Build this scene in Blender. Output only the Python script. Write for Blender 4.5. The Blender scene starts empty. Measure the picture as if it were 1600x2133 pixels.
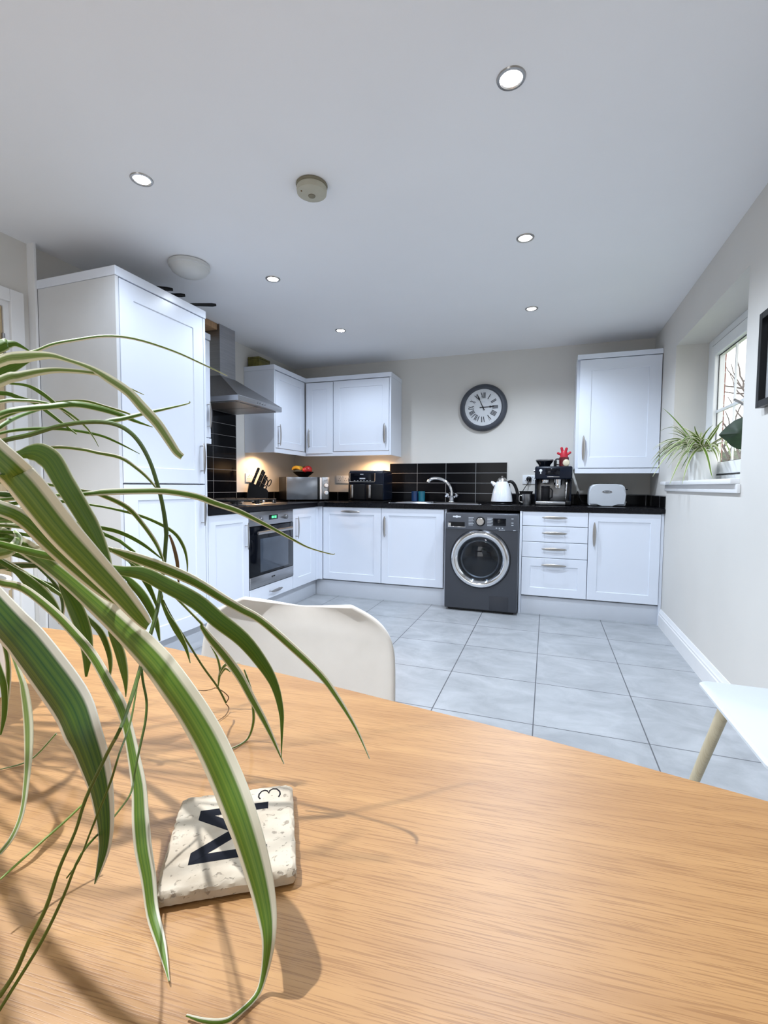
import bpy, bmesh, math, random
from mathutils import Vector, Matrix, noise
PI = math.pi
C = bpy.context.scene.collection
random.seed(7)

# ---------------------------------------------------------------- materials
def nodes(name):
    m = bpy.data.materials.new(name); m.use_nodes = True
    nt = m.node_tree
    return m, nt, nt.nodes['Principled BSDF']
def mat(name, col, rough=.5, metal=0., var=.04, scale=8., bump=0., bscale=200., stretch=(1, 1, 1), coat=0., spec=.5, emit=None, estr=0., trans=0.):
    m, nt, b = nodes(name)
    tc = nt.nodes.new('ShaderNodeTexCoord'); mp = nt.nodes.new('ShaderNodeMapping'); mp.inputs['Scale'].default_value = stretch
    nt.links.new(tc.outputs['Object'], mp.inputs['Vector'])
    n = nt.nodes.new('ShaderNodeTexNoise'); n.inputs['Scale'].default_value = scale; n.inputs['Detail'].default_value = 3
    nt.links.new(mp.outputs[0], n.inputs['Vector'])
    r = nt.nodes.new('ShaderNodeValToRGB')
    r.color_ramp.elements[0].position = .3; r.color_ramp.elements[1].position = .7
    r.color_ramp.elements[0].color = [max(0, c * (1 - var)) for c in col[:3]] + [1]
    r.color_ramp.elements[1].color = [min(1, c * (1 + var)) for c in col[:3]] + [1]
    nt.links.new(n.outputs['Fac'], r.inputs['Fac']); nt.links.new(r.outputs[0], b.inputs['Base Color'])
    b.inputs['Roughness'].default_value = rough; b.inputs['Metallic'].default_value = metal
    b.inputs['Coat Weight'].default_value = coat; b.inputs['Coat Roughness'].default_value = .05
    b.inputs['Specular IOR Level'].default_value = spec; b.inputs['Transmission Weight'].default_value = trans
    if emit:
        b.inputs['Emission Color'].default_value = list(emit) + [1]; b.inputs['Emission Strength'].default_value = estr
    if bump:
        n2 = nt.nodes.new('ShaderNodeTexNoise'); n2.inputs['Scale'].default_value = bscale; n2.inputs['Detail'].default_value = 4
        nt.links.new(mp.outputs[0], n2.inputs['Vector'])
        bp = nt.nodes.new('ShaderNodeBump'); bp.inputs['Strength'].default_value = bump; bp.inputs['Distance'].default_value = .002
        nt.links.new(n2.outputs['Fac'], bp.inputs['Height']); nt.links.new(bp.outputs[0], b.inputs['Normal'])
    return m
def mathn(nt, op, a, b=None):
    n = nt.nodes.new('ShaderNodeMath'); n.operation = op
    for i, v in enumerate((a, b)):
        if v is None: continue
        if isinstance(v, (int, float)): n.inputs[i].default_value = v
        else: nt.links.new(v, n.inputs[i])
    return n.outputs[0]
def grid_mask(nt, coord, pitch, off, wid):
    a = mathn(nt, 'FRACT', mathn(nt, 'DIVIDE', mathn(nt, 'SUBTRACT', coord, off - 50 * pitch), pitch))
    d = mathn(nt, 'MULTIPLY', mathn(nt, 'MINIMUM', a, mathn(nt, 'SUBTRACT', 1., a)), pitch)
    return mathn(nt, 'LESS_THAN', d, wid)
def floor_mat():
    m, nt, b = nodes('floor_porcelain')
    tc = nt.nodes.new('ShaderNodeTexCoord'); sx = nt.nodes.new('ShaderNodeSeparateXYZ'); nt.links.new(tc.outputs['Object'], sx.inputs[0])
    g = mathn(nt, 'MAXIMUM', grid_mask(nt, sx.outputs[0], .463, -.887, .0026), grid_mask(nt, sx.outputs[1], .474, -2.03, .0026))
    n = nt.nodes.new('ShaderNodeTexNoise'); n.inputs['Scale'].default_value = 4.2; n.inputs['Detail'].default_value = 9; n.inputs['Roughness'].default_value = .65; n.inputs['Distortion'].default_value = .6
    mp = nt.nodes.new('ShaderNodeMapping'); mp.inputs['Scale'].default_value = (1, 1.4, 1); nt.links.new(tc.outputs['Object'], mp.inputs[0]); nt.links.new(mp.outputs[0], n.inputs['Vector'])
    r = nt.nodes.new('ShaderNodeValToRGB'); nt.links.new(n.outputs['Fac'], r.inputs[0])
    r.color_ramp.elements[0].position = .25; r.color_ramp.elements[0].color = (.27, .285, .30, 1)
    r.color_ramp.elements[1].position = .75; r.color_ramp.elements[1].color = (.46, .48, .50, 1)
    mx = nt.nodes.new('ShaderNodeMix'); mx.data_type = 'RGBA'; nt.links.new(g, mx.inputs[0]); nt.links.new(r.outputs[0], mx.inputs[6]); mx.inputs[7].default_value = (.10, .105, .115, 1)
    nt.links.new(mx.outputs[2], b.inputs['Base Color']); b.inputs['Roughness'].default_value = .42
    bp = nt.nodes.new('ShaderNodeBump'); bp.inputs['Strength'].default_value = .5; bp.inputs['Distance'].default_value = .002; bp.invert = True
    nt.links.new(g, bp.inputs['Height']); nt.links.new(bp.outputs[0], b.inputs['Normal'])
    return m
def tile_mat(name, axis, pitch, off):
    m, nt, b = nodes(name)
    tc = nt.nodes.new('ShaderNodeTexCoord'); sx = nt.nodes.new('ShaderNodeSeparateXYZ'); nt.links.new(tc.outputs['Object'], sx.inputs[0])
    g = mathn(nt, 'MAXIMUM', grid_mask(nt, sx.outputs[axis], pitch, off, .0017), grid_mask(nt, sx.outputs[2], .1, 1.004, .0017))
    n = nt.nodes.new('ShaderNodeTexNoise'); n.inputs['Scale'].default_value = 5; nt.links.new(tc.outputs['Object'], n.inputs['Vector'])
    r = nt.nodes.new('ShaderNodeValToRGB'); nt.links.new(n.outputs['Fac'], r.inputs[0])
    r.color_ramp.elements[0].color = (.003, .003, .004, 1); r.color_ramp.elements[1].color = (.005, .005, .006, 1)
    mx = nt.nodes.new('ShaderNodeMix'); mx.data_type = 'RGBA'; nt.links.new(g, mx.inputs[0]); nt.links.new(r.outputs[0], mx.inputs[6]); mx.inputs[7].default_value = (.32, .32, .32, 1)
    nt.links.new(mx.outputs[2], b.inputs['Base Color'])
    nt.links.new(mathn(nt, 'ADD', mathn(nt, 'MULTIPLY', g, .5), .12), b.inputs['Roughness']); b.inputs['Specular IOR Level'].default_value = .13
    return m
def oak_mat(name, c0, c1, c2, rough=.35, rot=-.10):
    m, nt, b = nodes(name)
    tc = nt.nodes.new('ShaderNodeTexCoord'); mp = nt.nodes.new('ShaderNodeMapping'); mp.inputs['Rotation'].default_value = (0, 0, rot)
    nt.links.new(tc.outputs['Object'], mp.inputs[0])
    def ns(scale, st, det, dist=0.):
        q = nt.nodes.new('ShaderNodeMapping'); q.inputs['Scale'].default_value = st; nt.links.new(mp.outputs[0], q.inputs[0])
        n = nt.nodes.new('ShaderNodeTexNoise'); n.inputs['Scale'].default_value = scale; n.inputs['Detail'].default_value = det; n.inputs['Distortion'].default_value = dist
        nt.links.new(q.outputs[0], n.inputs['Vector']); return n.outputs['Fac']
    a = ns(1.6, (.9, 26, 1), 6, .3); p = ns(6., (3.6, 175, 3), 2.); s = ns(2.2, (1, 3, 1), 3)
    r = nt.nodes.new('ShaderNodeValToRGB'); nt.links.new(mathn(nt, 'ADD', mathn(nt, 'MULTIPLY', a, .7), mathn(nt, 'MULTIPLY', s, .3)), r.inputs[0])
    r.color_ramp.elements[0].position = .35; r.color_ramp.elements[0].color = list(c0) + [1]
    r.color_ramp.elements[1].position = .65; r.color_ramp.elements[1].color = list(c1) + [1]
    pr = nt.nodes.new('ShaderNodeValToRGB'); nt.links.new(p, pr.inputs[0])
    pr.color_ramp.elements[0].position = .39; pr.color_ramp.elements[0].color = (1, 1, 1, 1); pr.color_ramp.elements[1].position = .49; pr.color_ramp.elements[1].color = (0, 0, 0, 1)
    mx = nt.nodes.new('ShaderNodeMix'); mx.data_type = 'RGBA'; nt.links.new(mathn(nt, 'MULTIPLY', pr.outputs[0], .55), mx.inputs[0]); nt.links.new(r.outputs[0], mx.inputs[6]); mx.inputs[7].default_value = list(c2) + [1]
    nt.links.new(mx.outputs[2], b.inputs['Base Color']); b.inputs['Roughness'].default_value = rough
    bp = nt.nodes.new('ShaderNodeBump'); bp.inputs['Strength'].default_value = .10; bp.inputs['Distance'].default_value = .001; bp.invert = True
    nt.links.new(pr.outputs[0], bp.inputs['Height']); nt.links.new(bp.outputs[0], b.inputs['Normal'])
    return m
def leaf_mat(name, green, green2, cream, e0, e1):
    """long striped leaf: cream margins, green middle with fine veins (pattern across the blade)"""
    m, nt, b = nodes(name)
    uv = nt.nodes.new('ShaderNodeUVMap'); sx = nt.nodes.new('ShaderNodeSeparateXYZ'); nt.links.new(uv.outputs[0], sx.inputs[0])
    d = mathn(nt, 'MULTIPLY', mathn(nt, 'ABSOLUTE', mathn(nt, 'SUBTRACT', sx.outputs[0], .5)), 2.)
    mp = nt.nodes.new('ShaderNodeMapping'); mp.inputs['Scale'].default_value = (13, .35, 1); nt.links.new(uv.outputs[0], mp.inputs[0])
    n = nt.nodes.new('ShaderNodeTexNoise'); n.inputs['Scale'].default_value = 1.4; n.inputs['Detail'].default_value = 3; nt.links.new(mp.outputs[0], n.inputs['Vector'])
    g = nt.nodes.new('ShaderNodeValToRGB'); nt.links.new(n.outputs['Fac'], g.inputs[0])
    g.color_ramp.elements[0].position = .36; g.color_ramp.elements[0].color = list(green) + [1]
    g.color_ramp.elements[1].position = .66; g.color_ramp.elements[1].color = list(green2) + [1]
    k = nt.nodes.new('ShaderNodeValToRGB'); nt.links.new(mathn(nt, 'ADD', d, mathn(nt, 'MULTIPLY', mathn(nt, 'SUBTRACT', n.outputs['Fac'], .5), .12)), k.inputs[0])
    k.color_ramp.elements[0].position = e0; k.color_ramp.elements[0].color = (0, 0, 0, 1); k.color_ramp.elements[1].position = e1; k.color_ramp.elements[1].color = (1, 1, 1, 1)
    mx = nt.nodes.new('ShaderNodeMix'); mx.data_type = 'RGBA'; nt.links.new(k.outputs[0], mx.inputs[0]); nt.links.new(g.outputs[0], mx.inputs[6]); mx.inputs[7].default_value = list(cream) + [1]
    nt.links.new(mx.outputs[2], b.inputs['Base Color']); b.inputs['Roughness'].default_value = .5
    tr = nt.nodes.new('ShaderNodeBsdfTranslucent'); nt.links.new(mx.outputs[2], tr.inputs[0])
    ms = nt.nodes.new('ShaderNodeMixShader'); ms.inputs[0].default_value = .22
    out = nt.nodes['Material Output']; nt.links.new(b.outputs[0], ms.inputs[1]); nt.links.new(tr.outputs[0], ms.inputs[2]); nt.links.new(ms.outputs[0], out.inputs[0])
    return m
def glass_mat(name, tint=(1, 1, 1), ior=1.5, dark=0.):
    m, nt, b = nodes(name)
    nt.nodes.remove(b); out = nt.nodes['Material Output']
    t = nt.nodes.new('ShaderNodeBsdfTransparent'); t.inputs[0].default_value = list(tint) + [1]
    g = nt.nodes.new('ShaderNodeBsdfGlossy'); g.inputs['Roughness'].default_value = .02
    f = nt.nodes.new('ShaderNodeFresnel'); f.inputs[0].default_value = ior
    nz = nt.nodes.new('ShaderNodeTexNoise'); nz.inputs['Scale'].default_value = 3; ge = nt.nodes.new('ShaderNodeNewGeometry')
    ms = nt.nodes.new('ShaderNodeMixShader'); nt.links.new(mathn(nt, 'MULTIPLY', mathn(nt, 'MULTIPLY', f.outputs[0], mathn(nt, 'SUBTRACT', 1., ge.outputs['Backfacing'])), mathn(nt, 'ADD', mathn(nt, 'MULTIPLY', nz.outputs['Fac'], .1), .95)), ms.inputs[0])
    nt.links.new(t.outputs[0], ms.inputs[1]); nt.links.new(g.outputs[0], ms.inputs[2]); nt.links.new(ms.outputs[0], out.inputs[0])
    return m
def brick_mat():
    m, nt, b = nodes('brickwork')
    tc = nt.nodes.new('ShaderNodeTexCoord'); sx = nt.nodes.new('ShaderNodeSeparateXYZ'); mp = nt.nodes.new('ShaderNodeCombineXYZ'); nt.links.new(tc.outputs['Object'], sx.inputs[0]); nt.links.new(mathn(nt, 'ADD', sx.outputs[1], sx.outputs[0]), mp.inputs[0]); nt.links.new(sx.outputs[2], mp.inputs[1])
    k = nt.nodes.new('ShaderNodeTexBrick'); k.inputs['Scale'].default_value = 1; k.inputs['Brick Width'].default_value = .225; k.inputs['Row Height'].default_value = .075; k.inputs['Mortar Size'].default_value = .006
    k.inputs['Color1'].default_value = (.30, .12, .08, 1); k.inputs['Color2'].default_value = (.22, .09, .07, 1); k.inputs['Mortar'].default_value = (.4, .37, .33, 1)
    nt.links.new(mp.outputs[0], k.inputs['Vector']); nt.links.new(k.outputs[0], b.inputs['Base Color']); b.inputs['Roughness'].default_value = .85
    return m
def stone_mat():
    m, nt, b = nodes('travertine')
    tc = nt.nodes.new('ShaderNodeTexCoord')
    def ns(s, d, dist=0):
        n = nt.nodes.new('ShaderNodeTexNoise'); n.inputs['Scale'].default_value = s; n.inputs['Detail'].default_value = d; n.inputs['Distortion'].default_value = dist
        nt.links.new(tc.outputs['Object'], n.inputs['Vector']); return n.outputs['Fac']
    a = ns(30, 6); r = nt.nodes.new('ShaderNodeValToRGB'); nt.links.new(a, r.inputs[0])
    r.color_ramp.elements[0].position = .3; r.color_ramp.elements[0].color = (.46, .38, .28, 1); r.color_ramp.elements[1].position = .6; r.color_ramp.elements[1].color = (.64, .56, .44, 1)
    p = ns(190, 5, .8); k = nt.nodes.new('ShaderNodeValToRGB'); nt.links.new(p, k.inputs[0])
    k.color_ramp.elements[0].position = .61; k.color_ramp.elements[0].color = (0, 0, 0, 1); k.color_ramp.elements[1].position = .69; k.color_ramp.elements[1].color = (1, 1, 1, 1)
    mx = nt.nodes.new('ShaderNodeMix'); mx.data_type = 'RGBA'; nt.links.new(mathn(nt, 'MULTIPLY', k.outputs[0], .75), mx.inputs[0]); nt.links.new(r.outputs[0], mx.inputs[6]); mx.inputs[7].default_value = (.25, .2, .15, 1)
    nt.links.new(mx.outputs[2], b.inputs['Base Color']); b.inputs['Roughness'].default_value = .75
    bp = nt.nodes.new('ShaderNodeBump'); bp.inputs['Strength'].default_value = .6; bp.inputs['Distance'].default_value = .001; bp.invert = True
    nt.links.new(k.outputs[0], bp.inputs['Height']); nt.links.new(bp.outputs[0], b.inputs['Normal'])
    return m

M = dict(
    wall=mat('wall_paint', (.66, .64, .60), .9, var=.015, scale=3, bump=.06, bscale=350),
    ceil=mat('ceiling_paint', (.86, .86, .87), .95, var=.012, scale=2, bump=.06, bscale=300),
    floor=floor_mat(), trim=mat('white_gloss_paint', (.82, .82, .82), .35, var=.015),
    cab=mat('white_cabinet_foil', (.76, .80, .88), .26, var=.012, scale=2, coat=.05),
    carc=mat('cabinet_board', (.66, .67, .68), .4, var=.02), gap=mat('shadow_gap_board', (.03, .03, .035), .9),
    top=mat('black_laminate', (.005, .005, .007), .24, var=.1, scale=60, spec=.2),
    tileb=tile_mat('black_tile', 0, .2985, -2.119), tilel=tile_mat('black_wall_tile', 1, .31, -1.38),
    steel=mat('brushed_steel', (.42, .42, .43), .3, 1., var=.10, scale=6, stretch=(1, 1, 40)), dsteel=mat('dull_steel', (.30, .30, .31), .38, 1., var=.1, scale=5, stretch=(40, 40, 1)),
    nickel=mat('satin_nickel', (.46, .44, .42), .3, 1., var=.05), chrome=mat('chrome', (.72, .73, .75), .06, 1., var=.01),
    black=mat('black_plastic', (.006, .006, .007), .35, var=.2, spec=.25), blackg=mat('black_gloss', (.003, .004, .007), .08, var=.2, spec=.3), iron=mat('cast_iron', (.012, .012, .012), .6, var=.3, bump=.2),
    navy=mat('dark_navy_enamel', (.005, .008, .017), .25, var=.1, spec=.25), wm=mat('graphite_enamel', (.062, .066, .078), .32, .35, var=.03, scale=3), wmp=mat('graphite_panel', (.105, .112, .13), .3, .4, var=.03),
    white=mat('white_plastic', (.78, .80, .82), .35, var=.015), wgloss=mat('white_enamel', (.80, .83, .87), .15, var=.02, coat=.3), toaster=mat('pale_grey_enamel', (.55, .58, .62), .3, var=.02),
    shell=mat('white_chair_shell', (.82, .80, .76), .5, var=.02, scale=20, bump=.06, bscale=700), seatw=mat('white_chair_seat', (.62, .66, .69), .3, var=.01),
    beech=oak_mat('pale_beech', (.52, .45, .30), (.60, .53, .37), (.45, .36, .22), .45), oak=oak_mat('oak_table', (.385, .197, .070), (.505, .277, .104), (.24, .105, .03), .42),
    oakd=oak_mat('oak_door', (.52, .40, .24), (.60, .47, .29), (.44, .32, .18), .5), stone=stone_mat(), ink=mat('black_ink', (.005, .006, .012), .7, spec=.15),
    clockg=mat('clock_grey_paint', (.055, .062, .078), .5, var=.12, scale=15), face=mat('clock_face', (.66, .68, .70), .6, var=.02), hand=mat('clock_black', (.012, .012, .014), .5), grey=mat('numeral_grey', (.06, .065, .075), .6),
    glass=glass_mat('window_glass'), bglass=glass_mat('smoked_glass', (.42, .46, .5), 1.5), led=mat('downlight_lens', (1, 1, 1), .4, emit=(.93, .96, 1), estr=40), warm=mat('warm_lens', (1, .9, .7), .4, emit=(1, .62, .28), estr=22),
    alarm=mat('aged_cream_plastic', (.44, .42, .33), .5, var=.05, scale=20), alarmd=mat('aged_cream_dark', (.20, .18, .12), .6), opal=mat('opal_lamp_cover', (.62, .62, .60), .4, var=.02),
    pot=mat('white_ceramic', (.78, .78, .76), .35, var=.02), soil=mat('potting_soil', (.04, .025, .015), .95, var=.5, scale=60, bump=.6, bscale=90),
    leaf0=leaf_mat('leaf_mostly_green', (.065, .16, .008), (.13, .245, .014), (.58, .62, .36), .82, .98),
    leaf1=leaf_mat('leaf_cream_edged', (.075, .175, .012), (.175, .28, .026), (.78, .75, .60), .55, .72),
    leaf2=leaf_mat('leaf_pale_striped', (.17, .27, .05), (.29, .38, .11), (.76, .75, .56), .42, .66),
    leaf3=leaf_mat('leaf_dark_green', (.018, .085, .012), (.10, .19, .014), (.76, .73, .62), .70, .80),
    runner=mat('runner_green', (.065, .115, .008), .45, var=.2, scale=30), runner2=mat('runner_lime', (.25, .38, .07), .45, var=.15, scale=30), dry=mat('dry_brown', (.16, .09, .04), .8, var=.3, scale=60),
    dleaf=mat('deep_green_leaf', (.012, .035, .010), .4, var=.3, scale=18, stretch=(1, 1, 3)),
    tin=mat('green_gold_tin', (.16, .14, .035), .35, .5, var=.35, scale=22), tan=mat('raw_timber', (.42, .25, .13), .7, var=.15, stretch=(1, 8, 1)), green=mat('green_digits', (.05, .6, .2), .5, emit=(.1, 1, .3), estr=2.2),
    teal=mat('teal_glaze', (.010, .11, .16), .15, var=.15), blue=mat('deep_blue_glaze', (.012, .035, .10), .15, var=.15), red=mat('red_rubber', (.50, .012, .03), .4, var=.08), dred=mat('dark_red_glaze', (.11, .010, .014), .25, var=.1), cream=mat('cream_glaze', (.70, .63, .46), .3),
    banana=mat('banana_skin', (.60, .36, .035), .5, var=.2, scale=25), apple=mat('red_fruit_skin', (.42, .018, .02), .35, var=.3, scale=12), lime=mat('ripe_fruit_skin', (.10, .05, .01), .5, var=.2),
    brick=brick_mat(), bark=mat('bark', (.10, .08, .07), .9, var=.3, scale=30, bump=.5), hedge=mat('hedge_leaf', (.10, .13, .08), .8, var=.5, scale=20), rubber=mat('black_gasket', (.012, .012, .013), .6), upvc=mat('white_upvc', (.80, .82, .83), .3, var=.01),
    wax=mat('plinth_board', (.62, .65, .70), .35, var=.02), print_=mat('print_paper', (.55, .56, .57), .6, var=.25, scale=4), soft=mat('light_marking', (.55, .58, .62), .5), filt=mat('hood_filter', (.30, .29, .28), .4, .9, var=.15, scale=90),
    flapm=mat('graphite_flap', (.045, .048, .058), .35, .35))

# ---------------------------------------------------------------- mesh builder
class B:
    def __init__(s): s.bm = bmesh.new(); s.uv = None
    def box(s, x0, x1, y0, y1, z0, z1, bev=0., seg=2, mx=None):
        r = bmesh.ops.create_cube(s.bm, size=1.)
        vs = r['verts']
        for v in vs: v.co = Vector(((x0 + x1) / 2 + v.co.x * (x1 - x0), (y0 + y1) / 2 + v.co.y * (y1 - y0), (z0 + z1) / 2 + v.co.z * (z1 - z0)))
        if bev > 0:
            es = list({e for v in vs for e in v.link_edges})
            r = bmesh.ops.bevel(s.bm, geom=es, offset=min(bev, .49 * min(abs(x1 - x0), abs(y1 - y0), abs(z1 - z0))), segments=seg, affect='EDGES', profile=.5)
            vs = list({v for f in r['faces'] for v in f.verts} | {v for v in vs if v.is_valid})
        if mx is not None: bmesh.ops.transform(s.bm, matrix=mx, verts=[v for v in vs if v.is_valid])
        return s
    def ring(s, pts): return [s.bm.verts.new(p) for p in pts]
    def skin(s, rings, closed=True, cap=True, uv=None):
        fs = []
        for a, b in zip(rings, rings[1:]):
            n = len(a)
            for i in range(n if closed else n - 1):
                j = (i + 1) % n
                try: fs.append(s.bm.faces.new((a[i], a[j], b[j], b[i])))
                except ValueError: pass
        if cap and closed:
            for r in (rings[0], rings[-1]):
                try: s.bm.faces.new(r)
                except ValueError: pass
        return fs
    def tube(s, pts, rad, n=10, cap=True, flat=1.):
        pts = [Vector(p) for p in pts]; rings = []
        up = None
        for i, p in enumerate(pts):
            t = (pts[min(i + 1, len(pts) - 1)] - pts[max(i - 1, 0)]).normalized()
            if up is None: up = Vector((0, 0, 1)) if abs(t.z) < .9 else Vector((1, 0, 0))
            u = (up - t * up.dot(t)); u = u.normalized() if u.length > 1e-6 else t.orthogonal().normalized(); up = u; w = t.cross(u)
            r = rad[i] if isinstance(rad, (list, tuple)) else rad
            rings.append(s.ring([p + (u * math.cos(a) + w * math.sin(a) * flat) * r for a in [2 * PI * k / n for k in range(n)]]))
        s.skin(rings, True, cap); return s
    def cyl(s, p0, p1, r, r1=None, n=24): return s.tube([p0, p1], [r, r if r1 is None else r1], n)
    def lathe(s, prof, c=(0, 0, 0), axis='z', n=32, sx=1., sy=1., cap=False):
        c = Vector(c); rings = []
        for r, h in prof:
            ps = []
            for k in range(n):
                a = 2 * PI * k / n; x, y = r * math.cos(a) * sx, r * math.sin(a) * sy
                ps.append(c + (Vector((x, y, h)) if axis == 'z' else Vector((x, -h, y)) if axis == 'y' else Vector((h, x, y))))
            rings.append(s.ring(ps))
        s.skin(rings, True, cap)
        return s
    def ngon_prism(s, poly, fn, h0, h1):
        a = s.ring([fn(x, y, h0) for x, y in poly]); b = s.ring([fn(x, y, h1) for x, y in poly])
        s.skin([a, b], True, True); return s
    def ball(s, c, r, sx=1, sy=1, sz=1, u=16, v=10):
        m = Matrix.Translation(c) @ Matrix.Diagonal((r * sx, r * sy, r * sz, 1))
        bmesh.ops.create_uvsphere(s.bm, u_segments=u, v_segments=v, radius=1, matrix=m); return s
    def done(s, name, m, parent=None, smooth=True, bev=0., angle=35):
        bmesh.ops.remove_doubles(s.bm, verts=s.bm.verts, dist=1e-6)
        bmesh.ops.recalc_face_normals(s.bm, faces=s.bm.faces)
        me = bpy.data.meshes.new(name); s.bm.to_mesh(me); s.bm.free()
        me.materials.append(m if not isinstance(m, str) else M[m])
        o = bpy.data.objects.new(name, me); C.objects.link(o)
        if smooth:
            me.shade_smooth()
            try: me.set_sharp_from_angle(angle=math.radians(angle))
            except Exception: pass
        return attach(o, parent)
INFO = {}
def attach(o, parent):
    if parent is not None:
        mtx, local = INFO[parent.name]
        if not local: o.data.transform(mtx.inverted())
        o.parent = parent; INFO[o.name] = (mtx, local)
    else: INFO[o.name] = (Matrix.Identity(4), False)
    return o
def tag(o, label, cat, group=None):
    o['label'] = label; o['category'] = cat
    if group: o['group'] = group
    return o
def thing(name, label, cat, loc=(0, 0, 0), rotz=0., group=None, local=False):
    o = bpy.data.objects.new(name, None); C.objects.link(o); o.location = loc; o.rotation_euler = (0, 0, rotz); o.empty_display_size = .05
    INFO[o.name] = (Matrix.Translation(loc) @ Matrix.Rotation(rotz, 4, 'Z'), local)
    return tag(o, label, cat, group)
def struct(o): o['kind'] = 'structure'; return o
def sthing(name, loc):
    o = bpy.data.objects.new(name, None); C.objects.link(o); o.location = loc; INFO[o.name] = (Matrix.Translation(loc), False); o['kind'] = 'structure'; return o
def text(name, s, size, mtx, m, parent, ext=.0004, align='CENTER'):
    cu = bpy.data.curves.new(name, 'FONT'); cu.body = s; cu.size = size; cu.extrude = ext; cu.align_x = align; cu.align_y = 'CENTER'; cu.resolution_u = 3
    t = bpy.data.objects.new(name + '_tmp', cu); C.objects.link(t)
    dg = bpy.context.evaluated_depsgraph_get(); me = bpy.data.meshes.new_from_object(t.evaluated_get(dg)); bpy.data.objects.remove(t)
    me.transform(mtx); me.materials.clear(); me.materials.append(M[m]); me.name = name
    o = bpy.data.objects.new(name, me); C.objects.link(o)
    return attach(o, parent)
def frame(o, U, V):
    U = Vector(U).normalized(); V = Vector(V).normalized(); N = U.cross(V)
    m = Matrix((U, V, N)).transposed().to_4x4(); m.translation = Vector(o); return m
def spline(P, k=6):
    P = [Vector(p) for p in P]; out = []
    for i in range(len(P) - 1):
        p0, p1, p2, p3 = P[max(i - 1, 0)], P[i], P[i + 1], P[min(i + 2, len(P) - 1)]
        for j in range(k):
            t = j / k
            out.append(.5 * ((2 * p1) + (p2 - p0) * t + (2 * p0 - 5 * p1 + 4 * p2 - p3) * t * t + (3 * p1 - p0 - 3 * p2 + p3) * t ** 3))
    out.append(P[-1]); return out
Z3 = Vector((0, 0, 1))

# ---------------------------------------------------------------- room shell
H = 2.365; YB = -7.0
W_ = (-2.03, -.74, 1.115, 2.09)     # window opening: y0, y1, z0, z1
struct(B().box(-3.65, .12, YB, .12, -.08, 0).done('floor', 'floor', smooth=False))
struct(B().box(-3.65, .12, YB, .12, H, H + .1).done('ceiling', 'ceil', smooth=False))
struct(B().box(-3.65, .12, 0, .12, 0, H).done('wall_back', 'wall', smooth=False))
b = B(); b.box(0, .27, W_[1], 0, 0, H); b.box(0, .27, YB, W_[0], 0, H); b.box(0, .27, W_[0], W_[1], 0, W_[2] - .026); b.box(0, .27, W_[0], W_[1], W_[3], H)
struct(b.done('wall_right', 'wall', smooth=False))
DY = (-3.80, -2.945, 2.02)
b = B(); b.box(-3.67, -3.55, DY[1], 0, 0, H); b.box(-3.67, -3.55, YB, DY[0], 0, H); b.box(-3.67, -3.55, DY[0], DY[1], DY[2], H)
struct(b.done('wall_left', 'wall', smooth=False))
b = B(); b.box(-3.65, -2.5, YB - .1, YB, 0, H); b.box(-1.6, .12, YB - .1, YB, 0, H); b.box(-2.5, -1.6, YB - .1, YB, 2.1, H)
struct(b.done('wall_rear', 'wall', smooth=False))
b = B()
prof = [(0, 0), (-.018, 0), (-.018, .088), (-.014, .094), (-.014, .104), (-.010, .112), (-.006, .126), (-.004, .132), (0, .132)]
r0 = b.ring([(x, -.57, z) for x, z in prof]); r1 = b.ring([(x, YB, z) for x, z in prof]); b.skin([r0, r1])
struct(b.done('baseboard_right', 'trim', smooth=False))
struct(B().box(-3.55, -3.495, -2.845, -2.832, 0, H, .001).done('trim_1', 'trim', smooth=False))
b = B(); b.box(-3.55, -3.532, YB, -3.88, 0, .132); struct(b.done('baseboard_left', 'trim'))
# door in the left wall
d = sthing('door_1', (-3.56, -3.37, 0))
b = B()
b.box(-3.55, -3.53, DY[1] - .002, DY[1] + .066, 0, DY[2] + .066, .004); b.box(-3.55, -3.53, DY[0] - .066, DY[0] + .002, 0, DY[2] + .066, .004); b.box(-3.55, -3.53, DY[0] + .002, DY[1] - .002, DY[2], DY[2] + .066, .004)
b.done('door_casing', 'trim', d, False)
b = B(); b.box(-3.66, -3.548, DY[1] - .028, DY[1], 0, DY[2]); b.box(-3.66, -3.548, DY[0], DY[0] + .028, 0, DY[2]); b.box(-3.66, -3.548, DY[0] + .028, DY[1] - .028, DY[2] - .028, DY[2]); b.done('door_jamb', 'trim', d, False)
B().box(-3.60, -3.556, DY[0] + .031, DY[1] - .031, .005, DY[2] - .031, .002).done('door_leaf', 'oakd', d)
for z in (.25, 1.05, 1.80):
    b = B(); b.cyl((-3.551, DY[1] - .03, z - .05), (-3.551, DY[1] - .03, z + .05), .008, n=12); b.done('hinge', 'dsteel', d)
b = B(); b.cyl((-3.556, DY[0] + .09, 1.0), (-3.51, DY[0] + .09, 1.0), .01); b.tube([(-3.51, DY[0] + .085, 1.0), (-3.508, DY[0] + .15, 1.0), (-3.51, DY[0] + .20, 1.0)], .009); b.done('door_handle', 'nickel', d)

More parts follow.
